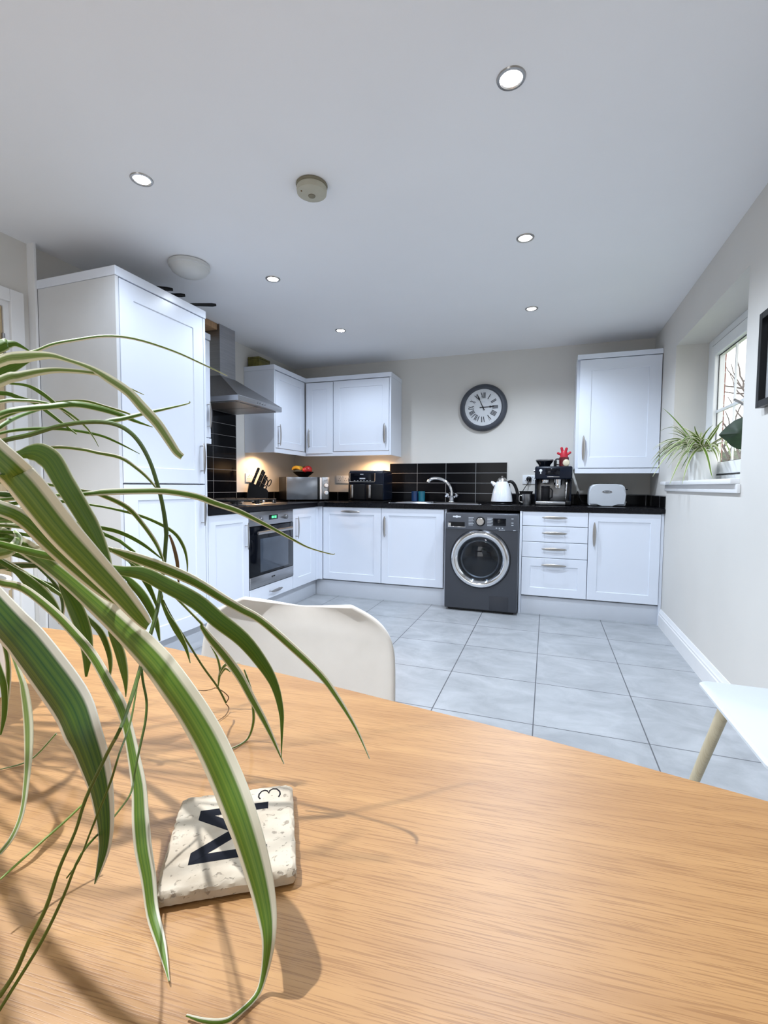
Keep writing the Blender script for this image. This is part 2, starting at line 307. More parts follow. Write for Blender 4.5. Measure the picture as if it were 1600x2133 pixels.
# window
w = sthing('window_1', (.235, -1.385, W_[2]))
b = B(); f0, f1 = .200, .262
y0, y1, z0, z1 = W_
b.box(f0, f1, y1 - .095, y1, z0, z1, .004); b.box(f0, f1, y0, y0 + .095, z0, z1, .004); b.box(f0, f1, y0 + .095, y1 - .095, z1 - .05, z1, .004); b.box(f0, f1, y0 + .095, y1 - .095, z0, z0 + .04, .004); b.box(f0, f1, -1.645, -1.595, z0 + .04, z1 - .05, .004)
b.done('window_frame', 'upvc', w, False)
for a, c in ((y0 + .095, -1.645), (-1.595, y1 - .095)):
    b = B(); g = .006
    b.box(.206, .255, a, c, z0 + .04, z1 - .05)
    gk = B(); q0, q1, q2, q3 = a, c, z0 + .04, z1 - .05
    for (u0, u1, v0, v1) in ((q0, q0 + g, q2, q3), (q1 - g, q1, q2, q3), (q0 + g, q1 - g, q2, q2 + g), (q0 + g, q1 - g, q3 - g, q3)): gk.box(.195, .25, u0, u1, v0, v1)
    b.bm.free(); gk.done('window_gasket', 'rubber', w, False)
    b = B(); a2, c2, d2, e2 = a + g, c - g, z0 + .04 + g, z1 - .05 - g; t = .075
    for (u0, u1, v0, v1) in ((a2, a2 + t, d2, e2), (c2 - t, c2, d2, e2), (a2 + t, c2 - t, d2, d2 + t), (a2 + t, c2 - t, e2 - t, e2)): b.box(.188, .25, u0, u1, v0, v1, .005)
    s = b.done('window_sash', 'upvc', w, False)
    b = B()
    for (u0, u1, v0, v1) in ((a2 + t, a2 + t + .006, d2 + t, e2 - t), (c2 - t - .006, c2 - t, d2 + t, e2 - t), (a2 + t, c2 - t, d2 + t, d2 + t + .006), (a2 + t, c2 - t, e2 - t - .006, e2 - t)): b.box(.213, .2155, u0, u1, v0, v1)
    b.done('glazing_seal', 'rubber', s, False)
    B().box(.216, .222, a2 + t, c2 - t, d2 + t, e2 - t).done('glass_pane', 'glass', s, False)
    b = B(); ym = (a2 + c2) / 2; b.box(.212, .226, a2 + t, c2 - t, 1.575, 1.593); b.box(.2135, .2245, ym - .006, ym + .006, d2 + t, e2 - t); b.done('glazing_bar', 'upvc', s)
b = B(); b.box(.170, .190, -1.575, -1.555, 1.50, 1.56, .004); b.tube([(.165, -1.565, 1.53), (.155, -1.555, 1.53), (.150, -1.53, 1.545), (.150, -1.44, 1.575)], .008); b.done('window_handle', 'nickel', w)
b = B(); b.box(-.038, .2, y0, y1, z0 - .026, z0, .004); b.box(-.038, 0, y1 + .0005, y1 + .17, z0 - .026, z0, .004); b.box(-.016, 0, y0 - .02, y1 + .12, z0 - .07, z0 - .026, .004); b.done('window_sill', 'trim', w)
# outer brick leaf around the window
b = B(); b.box(.271, .302, y1 - .020, .12, 0, 2.6); b.box(.271, .302, YB, y0 + .04, 0, 2.6); b.box(.271, .302, y0 + .04, y1 - .020, 0, z0 - .03); b.box(.271, .302, y0 + .04, y1 - .020, z1 - .02, 2.6)
struct(b.done('wall_exterior', 'brick', smooth=False))
struct(B().box(.39, 30, -10, 40, -.3, -.2).done('ground', mat('garden_lawn', (.16, .2, .1), .9, var=.4, scale=4), smooth=False))
t = thing('bare_tree', 'leafless tree with thin branches outside the window', 'tree', (4.2, 10.6, -.2))
rt = random.Random(5)
def branch(bb, p, d, r, n, l, out):
    pts = [p]; q = p
    for i in range(5):
        d = (d + Vector((rt.uniform(-.25, .25), rt.uniform(-.25, .25), rt.uniform(-.1, .2)))).normalized(); q = q + d * l / 5; pts.append(q)
        if n and i > 0:
            for _ in range(2): out.append((q, (d + Vector((rt.uniform(-1, 1), rt.uniform(-1, 1), rt.uniform(-.2, .8)))).normalized(), r * .5, n - 1, l * .62))
    bb.tube(pts, [r * (1 - .13 * i) for i in range(6)], 5)
tb = B(); todo = []; branch(tb, Vector((4.2, 10.6, -.2)), Vector((0, 0, 1)), .11, 2, 3.4, todo); tb.done('trunk', 'bark', t)
bb = B()
while todo:
    p, d_, r, n, l = todo.pop(); branch(bb, p, d_, r, n, l, todo)
bb.done('branches', 'bark', t)
def hedge(x, y, w_, h, lab):
    b = B(); bmesh.ops.create_icosphere(b.bm, subdivisions=5, radius=1)
    for v in b.bm.verts:
        k = 1 + .22 * noise.noise(v.co * 3) + .12 * noise.noise(v.co * 9); v.co = Vector((x + v.co.x * w_ * k, y + v.co.y * w_ * k, -.22 + max(0, (v.co.z * .6 + .4)) * h * k))
    o = b.done('garden_bush', 'hedge'); tag(o, lab, 'bush')
hedge(4.6, 13.6, 1.3, 2.3, 'grey green garden bush behind the leafless tree outside')
# ---------------------------------------------------------------- cabinets
def door(name, o, U, N, w, h, parent, shaker=True, fr=.068, m='cab', thick=.02):
    """front panel; o = lower corner of its front plane, U along its width, N outward"""
    o = Vector(o); U = Vector(U); N = Vector(N); g = .0022
    P = lambda u, v, n: o + U * u + Z3 * v + N * n
    def rect(i, n): return [P(g + i, g + i, n), P(w - g - i, g + i, n), P(w - g - i, h - g - i, n), P(g + i, h - g - i, n)]
    b = B(); R = [b.ring(rect(0, -thick)), b.ring(rect(0, -.002)), b.ring(rect(.002, 0))]
    if shaker: R += [b.ring(rect(fr, 0)), b.ring(rect(fr + .003, -.006)), b.ring(rect(fr + .006, -.0062))]
    b.skin(R); return b.done(name, m, parent, smooth=False)
def handle(c, A, N, parent, L=.195):
    c = Vector(c); A = Vector(A); N = Vector(N); S = A.cross(N); b = B(); rings = []
    for i in range(15):
        t = -1 + 2 * i / 14; hw = .0105 * max(0, 1 - t * t) ** .6 + .0022; p = c + A * (t * L / 2) + N * (.027 + .006 * (1 - t * t))
        rings.append(b.ring([p + S * (hw * math.cos(a)) + N * (.0028 * math.sin(a)) for a in [2 * PI * k / 10 for k in range(10)]]))
    b.skin(rings)
    for s in (-1, 1): b.cyl(c + A * (s * L * .40), c + A * (s * L * .40) + N * .029, .0035, n=10)
    return b.done('handle', 'nickel', parent)
BX, BY = Vector((1, 0, 0)), Vector((0, -1, 0)); LX = Vector((0, 1, 0)); LN = Vector((1, 0, 0))
ZB, ZT = .161, .868; YF = -.60; XL = -2.936
def base_back(name, x0, x1, lab, fn, cat='cabinet'):
    t = thing(name, lab, cat, ((x0 + x1) / 2, -.3, 0)); B().box(x0 + .001, x1 - .001, YF + .045, -.03, ZB - .011, .869).done('carcass', 'carc', t, False); fn(t); return t
def f(t):
    d = door('door', (-2.900, YF, ZB), BX, BY, .601, ZT - ZB, t); handle((-2.60, YF, .825), BX, BY, d)
base_back('integrated_dishwasher', -2.900, -2.299, 'white panelled dishwasher door with horizontal handle, in the corner beside the sink cabinet', f, 'dishwasher')
def f(t):
    d = door('door', (-2.299, YF, ZB), BX, BY, .590, ZT - ZB, t); handle((-2.258, YF, .695), Z3, BY, d)
base_back('sink_cabinet', -2.299, -1.708, 'white shaker base cabinet under the sink, left of the washing machine', f)
def f(t):
    for z0, z1, sh in ((.746, ZT, 0), (.614, .746, 0), (.483, .614, 0), (ZB, .483, 1)):
        d = door('drawer', (-1.043, YF, z0), BX, BY, .508, z1 - z0, t, bool(sh)); handle((-.79, YF, (z0 + z1) / 2 + (.012 if not sh else .105)), BX, BY, d)
base_back('drawer_cabinet', -1.043, -.535, 'white stack of four drawers with bow handles beside the washing machine', f, 'drawers')
def f(t):
    d = door('door', (-.535, YF, ZB), BX, BY, .512, ZT - ZB, t); handle((-.492, YF, .695), Z3, BY, d)
base_back('base_cabinet', -.535, -.023, 'white shaker base cabinet below the toaster, against the right wall', f)
tag(B().box(-1.7055, -1.688, -.585, -.03, 0, .869, .001).done('end_panel', 'cab'), 'narrow white panel between sink cabinet and washing machine', 'panel')
tag(B().box(-1.063, -1.0445, -.605, -.03, 0, .869, .001).done('end_panel', 'cab'), 'full height white panel between washing machine and drawers', 'panel')
tag(B().box(-.0215, -.002, -.590, -.03, 0, .869, .001).done('filler_panel', 'cab'), 'thin white filler strip between base cabinet and right wall', 'panel')
def base_left(name, y0, y1, lab, fn, cat='cabinet', z0=ZB, z1=.869):
    t = thing(name, lab, cat, (-3.25, (y0 + y1) / 2, 0)); B().box(-3.52, XL - .045, y0 + .001, y1 - .001, z0 - .011, z1).done('carcass', 'carc', t, False); fn(t); return t
def f(t):
    d = door('door', (XL, -2.172, ZB), LX, LN, .438, ZT - ZB, t); handle((XL, -1.782, .695), Z3, LN, d)
base_left('base_cabinet', -2.172, -1.734, 'white shaker base cabinet between tall fridge housing and oven', f)
def f(t):
    d = door('door', (XL, -1.100, ZB), LX, LN, .418, ZT - ZB, t, fr=.085); handle((XL, -1.052, .70), Z3, LN, d)
    b = B(); b.box(-2.955, -2.9015, -.618, -.60, ZB, ZT, .001); b.box(-2.955, -2.937, -.68, -.6185, ZB, ZT, .001); b.done('corner_post', 'cab', t, smooth=False)
base_left('base_cabinet', -1.100, -.682, 'white shaker base cabinet between oven and corner post', f)
def f(t):
    d = door('drawer', (XL, -1.732, ZB), LX, LN, .630, .118, t, False); handle((XL, -1.40, .222), LX, LN, d, .17)
base_left('oven_drawer', -1.733, -1.101, 'shallow white drawer with bow handle beneath the oven', f, 'drawer', ZB, .279)
for n_, (x0, x1, y0, y1), lab in (('plinth', (-2.988, -1.709, -.571, -.5526), 'white plinth board under the sink cabinet and dishwasher'), ('plinth', (-1.0435, -.002, -.571, -.5526), 'white plinth board under the drawers and right-hand base cabinet')):
    tag(B().box(x0, x1, y0, y1, 0, .149, .001).done(n_, 'wax'), lab, 'plinth')
tag(B().box(-3.006, -2.9885, -2.805, -.573, 0, .149, .001).done('plinth', 'wax'), 'white plinth board under oven and tall fridge housing', 'plinth')
# tall fridge housing
t = thing('fridge_housing', 'tall white fridge freezer housing with two doors, left of the oven', 'fridge', (-3.25, -2.5, 0))
b = B(); b.box(-3.53, XL - .045, -2.811, -2.193, .150, 2.122); b.box(-3.53, XL - .003, -2.191, -2.1735, .1505, 2.122); b.done('carcass', 'cab', t, False)
B().box(-3.494, XL, -2.831, -2.8125, 0, 2.122, .001).done('side_panel', 'carc', t, False)
B().box(-3.53, XL + .004, -2.834, -2.172, 2.1235, 2.17, .002).done('cornice', 'cab', t, False)
for z0, z1, hz in ((1.073, 2.121, 1.235), (ZB, 1.069, .905)):
    d = door('door', (XL, -2.808, z0), LX, LN, .614, z1 - z0, t, fr=.085); handle((XL, -2.235, hz), Z3, LN, d)
# wall cabinets
YW = -.34; ZW0, ZW1 = 1.412, 2.121
t = thing('wall_cabinet', 'single white wall cabinet above the toaster, beside the window', 'cabinet', (-.32, -.16, 1.185))
B().box(-.636, -.002, YW + .04, -.002, 1.229, 2.143).done('carcass', 'cab', t, False)
d = door('door', (-.617, YW, 1.231), BX, BY, .613, .91, t, fr=.09); handle((-.575, YW - .001, 1.40), Z3, BY, d, .21)
B().box(-.636, -.002, YW - .004, -.002, 2.144, 2.184, .002).done('cornice', 'cab', t, False)
B().box(-.636, -.002, YW - .002, YW + .018, 1.187, 1.227, .002).done('pelmet', 'cab', t, False)
t = thing('corner_wall_cabinet', 'L-shaped white corner wall cabinet with three doors and warm lights under it', 'cabinet', (-3.0, -.3, 1.37))
XW = -3.225
b = B(); b.box(-3.548, XW - .021, -.913, -.002, ZW0, ZW1 + .002); b.box(XW - .021, -2.297, YW + .021, -.002, ZW0, ZW1 + .002); b.done('carcass', 'carc', t, False)
B().box(-3.548, XW, -.931, -.914, ZW0 - .04, ZW1 + .002, .001).done('side_panel', 'cab', t, False); B().box(-2.315, -2.296, YW, -.002, ZW0 - .04, ZW1 + .002, .001).done('side_panel', 'cab', t, False)
d = door('door', (XW, -.911, ZW0 + .002), LX, LN, .548, ZW1 - ZW0 - .004, t); handle((XW, -.872, 1.535), Z3, LN, d)
d = door('door', (-2.913, YW, ZW0 + .002), BX, BY, .596, ZW1 - ZW0 - .004, t); handle((-2.357, YW, 1.58), Z3, BY, d)
ang = math.radians(3.5); U_ = Vector((math.cos(ang), math.sin(ang), 0)); N_ = Vector((math.sin(ang), -math.cos(ang), 0))
d = door('door', Vector((-2.915, YW - .004, ZW0 - .018)) - U_ * .298, U_, N_, .298, ZW1 - ZW0 + .012, t); handle(Vector((-2.915, YW - .004, 1.55)) - U_ * .255, Z3, N_, d)
b = B(); b.box(-3.548, XW + .004, -.933, YW - .004, ZW1 + .003, ZW1 + .046, .002); b.box(-3.548, -2.294, YW - .004, -.002, ZW1 + .003, ZW1 + .046, .002); b.done('cornice', 'cab', t, False)
b = B(); b.box(XW - .018, XW + .002, -.913, YW - .002, ZW0 - .042, ZW0 - .002, .002); b.box(XW + .002, -2.316, YW - .002, YW + .016, ZW0 - .042, ZW0 - .002, .002); b.done('pelmet', 'cab', t, False)
def puck(x, y, lab):
    t = thing('under_cabinet_light', lab, 'light', (x, y, ZW0 - .024), group='lights under the corner wall cabinet')
    B().lathe([(0, .022), (.034, .022), (.036, .004), (.030, 0), (.027, 0)], (x, y, ZW0 - .023), n=24).done('housing', 'nickel', t)
    B().lathe([(.027, .001), (.02, -.004), (0, -.006)], (x, y, ZW0 - .023), n=20).done('lens', 'warm', t)
puck(-3.40, -.80, 'warm round light under the wall cabinet, over the knife block'); puck(-2.53, -.18, 'warm round light under the wall cabinet, over the air fryer')
t = thing('wall_cabinet', 'narrow white wall cabinet between tall fridge housing and cooker hood', 'cabinet', (-3.38, -1.99, 1.37))
B().box(-3.548, -3.232, -2.170, -1.800, ZW0, ZW1 + .002).done('carcass', 'cab', t, False)
d = door('door', (-3.211, -2.170, ZW0 + .002), LX, LN, .37, ZW1 - ZW0 - .004, t); handle((-3.211, -1.84, 1.575), Z3, LN, d)
B().box(-3.548, -3.207, -2.1705, -1.797, ZW1 + .003, ZW1 + .046, .002).done('cornice', 'cab', t, False); B().box(-3.548, -3.209, -2.170, -1.800, ZW0 - .042, ZW0 - .002, .002).done('pelmet', 'cab', t, False)
# worktop + tiles
b = B(); pl = [(-3.548, -2.171), (-2.922, -2.171), (-2.922, -.665), (-2.875, -.612), (-.002, -.612), (-.002, -.002), (-3.548, -.002)]
b.ngon_prism(pl, lambda x, y, h: Vector((x, y, h)), .870, .910); es = [e for e in b.bm.edges if abs(e.verts[0].co.z - e.verts[1].co.z) < 1e-5]; bmesh.ops.bevel(b.bm, geom=es, offset=.004, segments=2, affect='EDGES')
tag(b.done('worktop', 'top'), 'glossy black L-shaped worktop running around the kitchen corner', 'worktop')
def tl(o, lab): return tag(o, lab, 'tiles')
b = B(); b.box(-2.416, -1.223, -.010, -.001, .911, 1.304, .001); b.box(-3.538, -2.417, -.010, -.001, .911, 1.004, .001); b.box(-1.222, -.012, -.010, -.001, .911, 1.008, .001)
tl(b.done('tile_splashback', 'tileb', smooth=False), 'black rectangular wall tiles behind the sink and along the back worktop')
b = B(); b.box(-3.549, -3.540, -1.687, -1.065, .911, 1.704, .001); b.box(-3.549, -3.540, -1.064, -.011, .911, 1.004, .001); b.box(-3.549, -3.540, -2.170, -1.688, .911, 1.369, .001)
tl(b.done('tile_splashback', 'tilel', smooth=False), 'black rectangular wall tiles behind the hob under the cooker hood')
tl(B().box(-.011, -.001, -.600, -.001, .911, 1.008, .001).done('tile_splashback', 'tilel', smooth=False), 'single low row of black tiles along the right wall')
# ---------------------------------------------------------------- oven, hob, hood
t = thing('built_in_oven', 'built-in single oven with steel fascia and dark glass door', 'oven', (-3.2, -1.42, .282))
oy0, oy1 = -1.729, -1.103
B().box(-3.50, XL - .024, oy0 + .004, oy1 - .004, .283, .866).done('oven_body', 'black', t, False)
p = B().box(XL - .022, XL + .004, oy0, oy1, .757, .866, .003).done('control_panel', 'steel', t)
for y in (-1.60, -1.24):
    b = B(); b.lathe([(0, .026), (.015, .026), (.018, .02), (.019, 0)], (XL + .004, y, .808), 'x', 20); b.box(XL + .022, XL + .033, y - .003, y + .003, .792, .824, .001); b.done('knob', 'dsteel', p)
B().box(XL + .003, XL + .0055, -1.475, -1.345, .795, .832, .001).done('display', 'blackg', p)
b = B()
for k in range(4): b.box(XL + .0056, XL + .0062, -1.438 + k * .017 + (.006 if k > 1 else 0), -1.428 + k * .017 + (.006 if k > 1 else 0), .806, .824)
b.done('digits', 'green', p, False)
dr = B().box(XL - .02, XL + .006, oy0, oy1, .375, .752, .003).done('oven_door', 'blackg', t)
B().box(XL + .0055, XL + .0075, -1.60, -1.19, .395, .655, .001).done('door_glass', mat('oven_glass', (.06, .075, .10), .08, var=.05), dr)
B().box(XL - .02, XL + .006, oy0, oy1, .284, .372, .003).done('oven_trim', 'steel', t)
b = B(); b.tube([(XL + .034, y, .705) for y in (-1.665, -1.64, -1.19, -1.165)], .013, 12, flat=.55)
for y in (-1.62, -1.21): b.box(XL + .005, XL + .034, y - .012, y + .012, .697, .713, .002)
b.done('handle', 'nickel', dr)
b = B(); b.box(XL + .0062, XL + .0068, -1.445, -1.430, .328, .342); b.box(XL + .0062, XL + .0068, -1.424, -1.395, .331, .341); b.done('maker_mark', 'black', t, False)
t = thing('gas_hob', 'steel gas hob with black cast iron pan supports on the worktop', 'hob', (-3.24, -1.40, .911))
B().box(-3.50, -2.985, -1.695, -1.11, .9105, .919, .003).done('hob_plate', 'steel', t)
for x in (-3.36, -3.14):
    for y in (-1.60, -1.33):
        b = B(); b.lathe([(0, .024), (.022, .024), (.025, .02), (.026, .014), (.040, .012), (.042, .0)], (x, y, .9192), n=24); b.done('burner', 'iron', t)
for yc in (-1.60, -1.33):
    b = B()
    for x in (-3.46, -3.36, -3.25, -3.14, -3.04): b.box(x - .005, x + .005, yc - .125, yc + .125, .946, .957, .002)
    for y in (yc - .122, yc, yc + .122): b.box(-3.46, -3.04, y - .005, y + .005, .943, .954, .002)
    for x in (-3.455, -3.045):
        for y in (yc - .12, yc + .12): b.box(x - .006, x + .006, y - .006, y + .006, .9192, .946)
    b.done('pan_support', 'iron', t)
for x in (-3.42, -3.31, -3.20, -3.09):
    b = B(); b.lathe([(0, .024), (.014, .024), (.017, .02), (.018, 0)], (x, -1.155, .9192), n=18); b.done('knob', 'nickel', t)
t = thing('cooker_hood', 'brushed steel chimney cooker hood over the hob', 'cooker hood', (-3.3, -1.375, 1.705))
hx, hy0, hy1 = -3.060, -1.68, -1.068
b = B(); b.box(-3.548, hx, hy0, hy1, 1.706, 1.748, .0015); b.done('hood_canopy', 'steel', t, False)
b = B(); a = b.ring([(-3.548, hy0 + .004, 1.748), (hx - .004, hy0 + .004, 1.748), (hx - .004, hy1 - .004, 1.748), (-3.548, hy1 - .004, 1.748)]); c_ = b.ring([(-3.548, -1.487, 1.955), (-3.372, -1.487, 1.955), (-3.372, -1.288, 1.955), (-3.548, -1.288, 1.955)])
b.skin([a, c_]); b.done('hood_skirt', 'dsteel', t, False)
B().box(-3.548, -3.374, -1.486, -1.289, 1.955, H - .001, .001).done('chimney', 'steel', t, False)
b = B(); b.box(-3.50, -3.10, -1.655, -1.385, 1.700, 1.7058, .001); b.box(-3.50, -3.10, -1.375, -1.10, 1.700, 1.7058, .001); b.done('grease_filter', 'filt', t, False)
for k in range(4): b = B(); b.cyl((hx, -1.43 + k * .035, 1.728), (hx + .004, -1.43 + k * .035, 1.728), .007, n=12); b.done('button', 'dsteel', t)
tag(B().box(-3.548, -3.39, -1.66, -1.492, 2.315, H - .001, .004).done('timber_batten', 'tan'), 'short raw timber batten beside the hood chimney at the ceiling', 'batten')
# ---------------------------------------------------------------- washing machine
t = thing('washing_machine', 'dark grey front-loading washing machine with a chrome door ring', 'washing machine', (-1.373, -.38, 0))
x0, x1, yf = -1.677, -1.068, -.698; wc = Vector((-1.376, yf, .46))
B().box(x0, x1, yf, -.10, .022, .846, .010, 3).done('casing', 'wm', t)
cp = B().box(x0 + .004, x1 - .004, yf - .0045, yf + .01, .704, .843, .006, 3).done('control_panel', 'wmp', t)
b = B(); b.box(x0 + .03, x1 - .03, yf + .03, -.12, .004, .022); b.done('base', 'black', t)
for x in (x0 + .05, x1 - .05):
    for y in (yf + .05, -.15): b = B(); b.cyl((x, y, 0), (x, y, .022), .018, n=16); b.done('foot', 'rubber', t)
B().lathe([(.253, -.001), (.252, .006), (.244, .010)], wc, 'y', 64).done('door_seal', 'black', t)
dd = B().lathe([(.248, .004), (.246, .020), (.236, .034), (.218, .040), (.20, .036), (.186, .024), (.178, .012), (.178, .002)], wc, 'y', 72).done('door_ring', 'chrome', t)
B().lathe([(.180, .012), (.165, .022), (.14, .032), (.10, .040), (.05, .045), (0, .046)], wc, 'y', 56).done('door_glass', 'bglass', dd)
b = B(); b.lathe([(.178, .008), (.17, .006), (.15, -.0), (.11, -.0), (0, -.0)], wc + Vector((0, -.004, 0)), 'y', 48); b.done('drum', mat('washer_drum', (.04, .045, .055), .25, .8, var=.5, scale=9), dd)
b = B(); b.lathe([(.165, .0062), (.16, .012), (.15, .0062)], wc, 'y', 48); b.done('drum_rim', 'dsteel', dd)
b = B(); m_ = wc + Vector((0, 0, .228)); b.box(m_.x - .045, m_.x + .045, yf - .044, yf - .034, m_.z - .010, m_.z + .010, .004); b.done('door_catch', 'dsteel', dd)
kc = (-1.376, yf - .0045, .777)
b = B(); b.lathe([(.040, 0), (.039, .006), (.033, .008)], kc, 'y', 40); b.done('dial_surround', 'black', cp)
b = B(); b.lathe([(.033, .006), (.031, .026), (.027, .030), (0, .030)], kc, 'y', 36); b.box(-1.378, -1.374, yf - .036, yf - .034, .785, .806); b.done('dial', 'nickel', cp)
b = B()
for s in (-1, 1):
    for k in range(6): b.box(-1.376 + s * .078 - .022, -1.376 + s * .078 + .022 - .008 * (k % 2), yf - .0054, yf - .0044, .805 - k * .0125, .809 - k * .0125)
b.done('programme_marks', 'soft', cp, False)
B().box(-1.272, -1.168, yf - .0065, yf - .003, .745, .806, .002).done('display', 'blackg', cp)
b = B()
for k in range(3): b.box(-1.25 + k * .024, -1.238 + k * .024, yf - .0055, yf - .0044, .722, .729)
b.box(-1.225, -1.175, yf - .0055, yf - .0044, .708, .712); b.box(-1.11, -1.09, yf - .0055, yf - .0044, .708, .712)
for z in (.803, .769, .750): b.box(-1.125, -1.108, yf - .0055, yf - .0044, z, z + .005)
b.done('button_marks', 'soft', cp, False)
b = B(); b.box(-1.645, -1.508, yf - .0055, yf - .004, .727, .768, .0012); fr_ = b.done('drawer_recess', 'black', cp)
b = B(); b.box(-1.652, -1.500, yf - .010, yf - .004, .722, .729, .002); b.box(-1.652, -1.625, yf - .008, yf - .004, .722, .760, .002); b.done('drawer_pull', 'chrome', cp)
b = B(); mf = lambda x, z, h: Vector((-1.576 + x, yf - .0046 - h, .8125 + z))
b.ngon_prism([(-.034, -.006), (-.010, -.006), (-.002, -.010), (.002, -.010), (.010, -.006), (.034, -.006), (.034, .006), (.010, .006), (.002, .010), (-.002, .010), (-.010, .006), (-.034, .006)], mf, 0, .0008); b.done('maker_mark', 'white', cp, False)
b = B(); b.box(-1.293, -1.137, yf - .0018, yf + .004, .030, .148, .001); b.done('filter_flap', 'flapm', t)
# ---------------------------------------------------------------- sink, tap
t = thing('inset_sink', 'stainless steel inset sink and drainer in the black worktop', 'sink', (-1.82, -.30, .91))
b = B(); ox0, ox1, oy0_, oy1_ = -2.26, -1.40, -.545, -.065; bx0, bx1, by0, by1 = -1.86, -1.46, -.50, -.17
def rr(x0, x1, y0, y1, r, z, n=5):
    ps = []
    for cx, cy, a0 in ((x1 - r, y1 - r, 0), (x0 + r, y1 - r, PI / 2), (x0 + r, y0 + r, PI), (x1 - r, y0 + r, 1.5 * PI)):
        for k in range(n): a = a0 + PI / 2 * k / (n - 1); ps.append((cx + r * math.cos(a), cy + r * math.sin(a), z))
    return ps
R = [b.ring(rr(ox0, ox1, oy0_, oy1_, .03, .9115)), b.ring(rr(ox0 + .002, ox1 - .002, oy0_ + .002, oy1_ - .002, .03, .9165)), b.ring(rr(ox0 + .012, ox1 - .012, oy0_ + .012, oy1_ - .012, .03, .9165)), b.ring(rr(ox0 + .018, ox1 - .018, oy0_ + .018, oy1_ - .018, .03, .913))]
b.skin(R, cap=True); b.done('sink_rim', 'chrome', t)
b = B(); R = [b.ring(rr(bx0, bx1, by0, by1, .05, .9145)), b.ring(rr(bx0 + .004, bx1 - .004, by0 + .004, by1 - .004, .05, .9138)), b.ring(rr(bx0 + .02, bx1 - .02, by0 + .02, by1 - .02, .05, .9135))]; b.skin(R, cap=True); b.done('sink_bowl', 'dsteel', t)
b = B()
for k in range(8): b.cyl((-2.20, -.47 + k * .05, .9145), (-1.92, -.47 + k * .05, .9145), .003, n=8)
b.done('drainer_ridges', 'chrome', t)
t = thing('mixer_tap', 'chrome swan-neck mixer tap with two crystal-style handles behind the sink', 'tap', (-1.737, -.13, .915))
b = B(); b.lathe([(.033, 0), (.031, .008), (.025, .014), (.028, .035), (.030, .048), (.022, .058), (.016, .064)], (-1.737, -.13, .9165), n=28, cap=True); b.done('body', 'chrome', t)
b = B(); b.tube(spline([(-1.737, -.13, .975), (-1.738, -.13, 1.02), (-1.760, -.135, 1.080), (-1.815, -.14, 1.130), (-1.885, -.15, 1.148), (-1.935, -.155, 1.140), (-1.955, -.155, 1.122)], 6), .0155, 16); b.cyl((-1.953, -.155, 1.130), (-1.963, -.156, 1.110), .019, n=18); b.done('spout', 'chrome', t)
for s in (-1, 1):
    b = B(); p0 = Vector((-1.737, -.13, .942)); dv = Vector((s * .72, 0, .69)).normalized()
    b.cyl(p0, p0 + dv * .048, .011, n=16); q = p0 + dv * .044
    b.tube([q, q + dv * .006, q + dv * .022, q + dv * .034], [.014, .025, .029, .020], 8); b.done('handle', 'chrome', t, angle=20)
# ---------------------------------------------------------------- things on the worktop
WT = .911
t = thing('knife_block', 'black slanted knife block beside the hob under the warm light', 'knife block', (-3.420, -.925, WT), math.radians(38), local=True)
KS = 1.2
B().ngon_prism([(-.085, 0), (.075, 0), (.080, .085), (.070, .100), (-.045, .150), (-.060, .148)], lambda x, z, h: Vector((x, h, z)) * KS, -.055, .055).done('block', 'black', t, False)
ax = Vector((.38, 0, .925)).normalized()
for x, y, L, r in ((-.035, -.02, .13, .011), (.0, .025, .13, .010), (.010, -.02, .12, .010), (.030, .02, .10, .009), (.040, -.025, .09, .009)):
    z = .150 - (x + .045) * .42; p = Vector((x, y, z)) * KS; L *= KS; r *= KS; b = B(); b.tube([p - ax * .015, p + ax * .01, p + ax * L * .5, p + ax * L * .92, p + ax * L], [r * .8, r, r * .9, r, r * .7], 10, flat=.7); k_ = b.done('knife_handle', 'black', t)
    b = B(); b.cyl(p + ax * L * .3 + Vector((0, -r * .75, 0)), p + ax * L * .3 + Vector((0, -r * .62, 0)), .003, n=8); b.cyl(p + ax * L * .7 + Vector((0, -r * .75, 0)), p + ax * L * .7 + Vector((0, -r * .62, 0)), .003, n=8); b.done('rivet', 'nickel', k_)
b = B()
for s in (-1, 1):
    cpt = Vector((.098 + s * .016, .0, .180)); b.tube([cpt + Vector((.020 * math.cos(a) * .7 + .010 * math.sin(a), 0, .030 * math.sin(a))) for a in [2 * PI * i / 18 for i in range(19)]], .0045, 8)
b.tube([(.074, 0, .108), (.090, 0, .150)], .006, 8); b.done('scissors_handle', 'black', t)

t = thing('microwave', 'silver-fronted black microwave standing across the corner, fruit bowl on top', 'microwave', (-3.245, -.350, WT), math.radians(45), local=True)
B().box(-.222, .222, -.150, .165, .014, .245, .004).done('casing', 'black', t)
for x in (-.19, .19):
    for y in (-.12, .14): b = B(); b.cyl((x, y, 0), (x, y, .0145), .012, n=12); b.done('foot', 'rubber', t)
dr = B().box(-.222, .118, -.166, -.151, .016, .243, .003).done('door', mat('mirror_grey_glass', (.20, .22, .25), .18, .6, var=.03, scale=4), t)
B().box(.095, .1185, -.1675, -.165, .016, .243, .001).done('door_edge', 'black', dr); B().box(.120, .140, -.169, -.151, .018, .241, .003).done('handle', 'white', dr)
p = B().box(.143, .222, -.164, -.151, .016, .243, .003).done('control_panel', 'steel', t)
for z in (.085, .160): b = B(); b.lathe([(.026, .001), (.027, .004), (.0, .004)], (.186, -.164, z), 'y', 24); b.done('dial_surround', 'dsteel', p); b = B(); b.lathe([(.020, .003), (.019, .018), (.016, .021), (0, .021)], (.186, -.164, z), 'y', 24); b.done('dial', 'white', p)
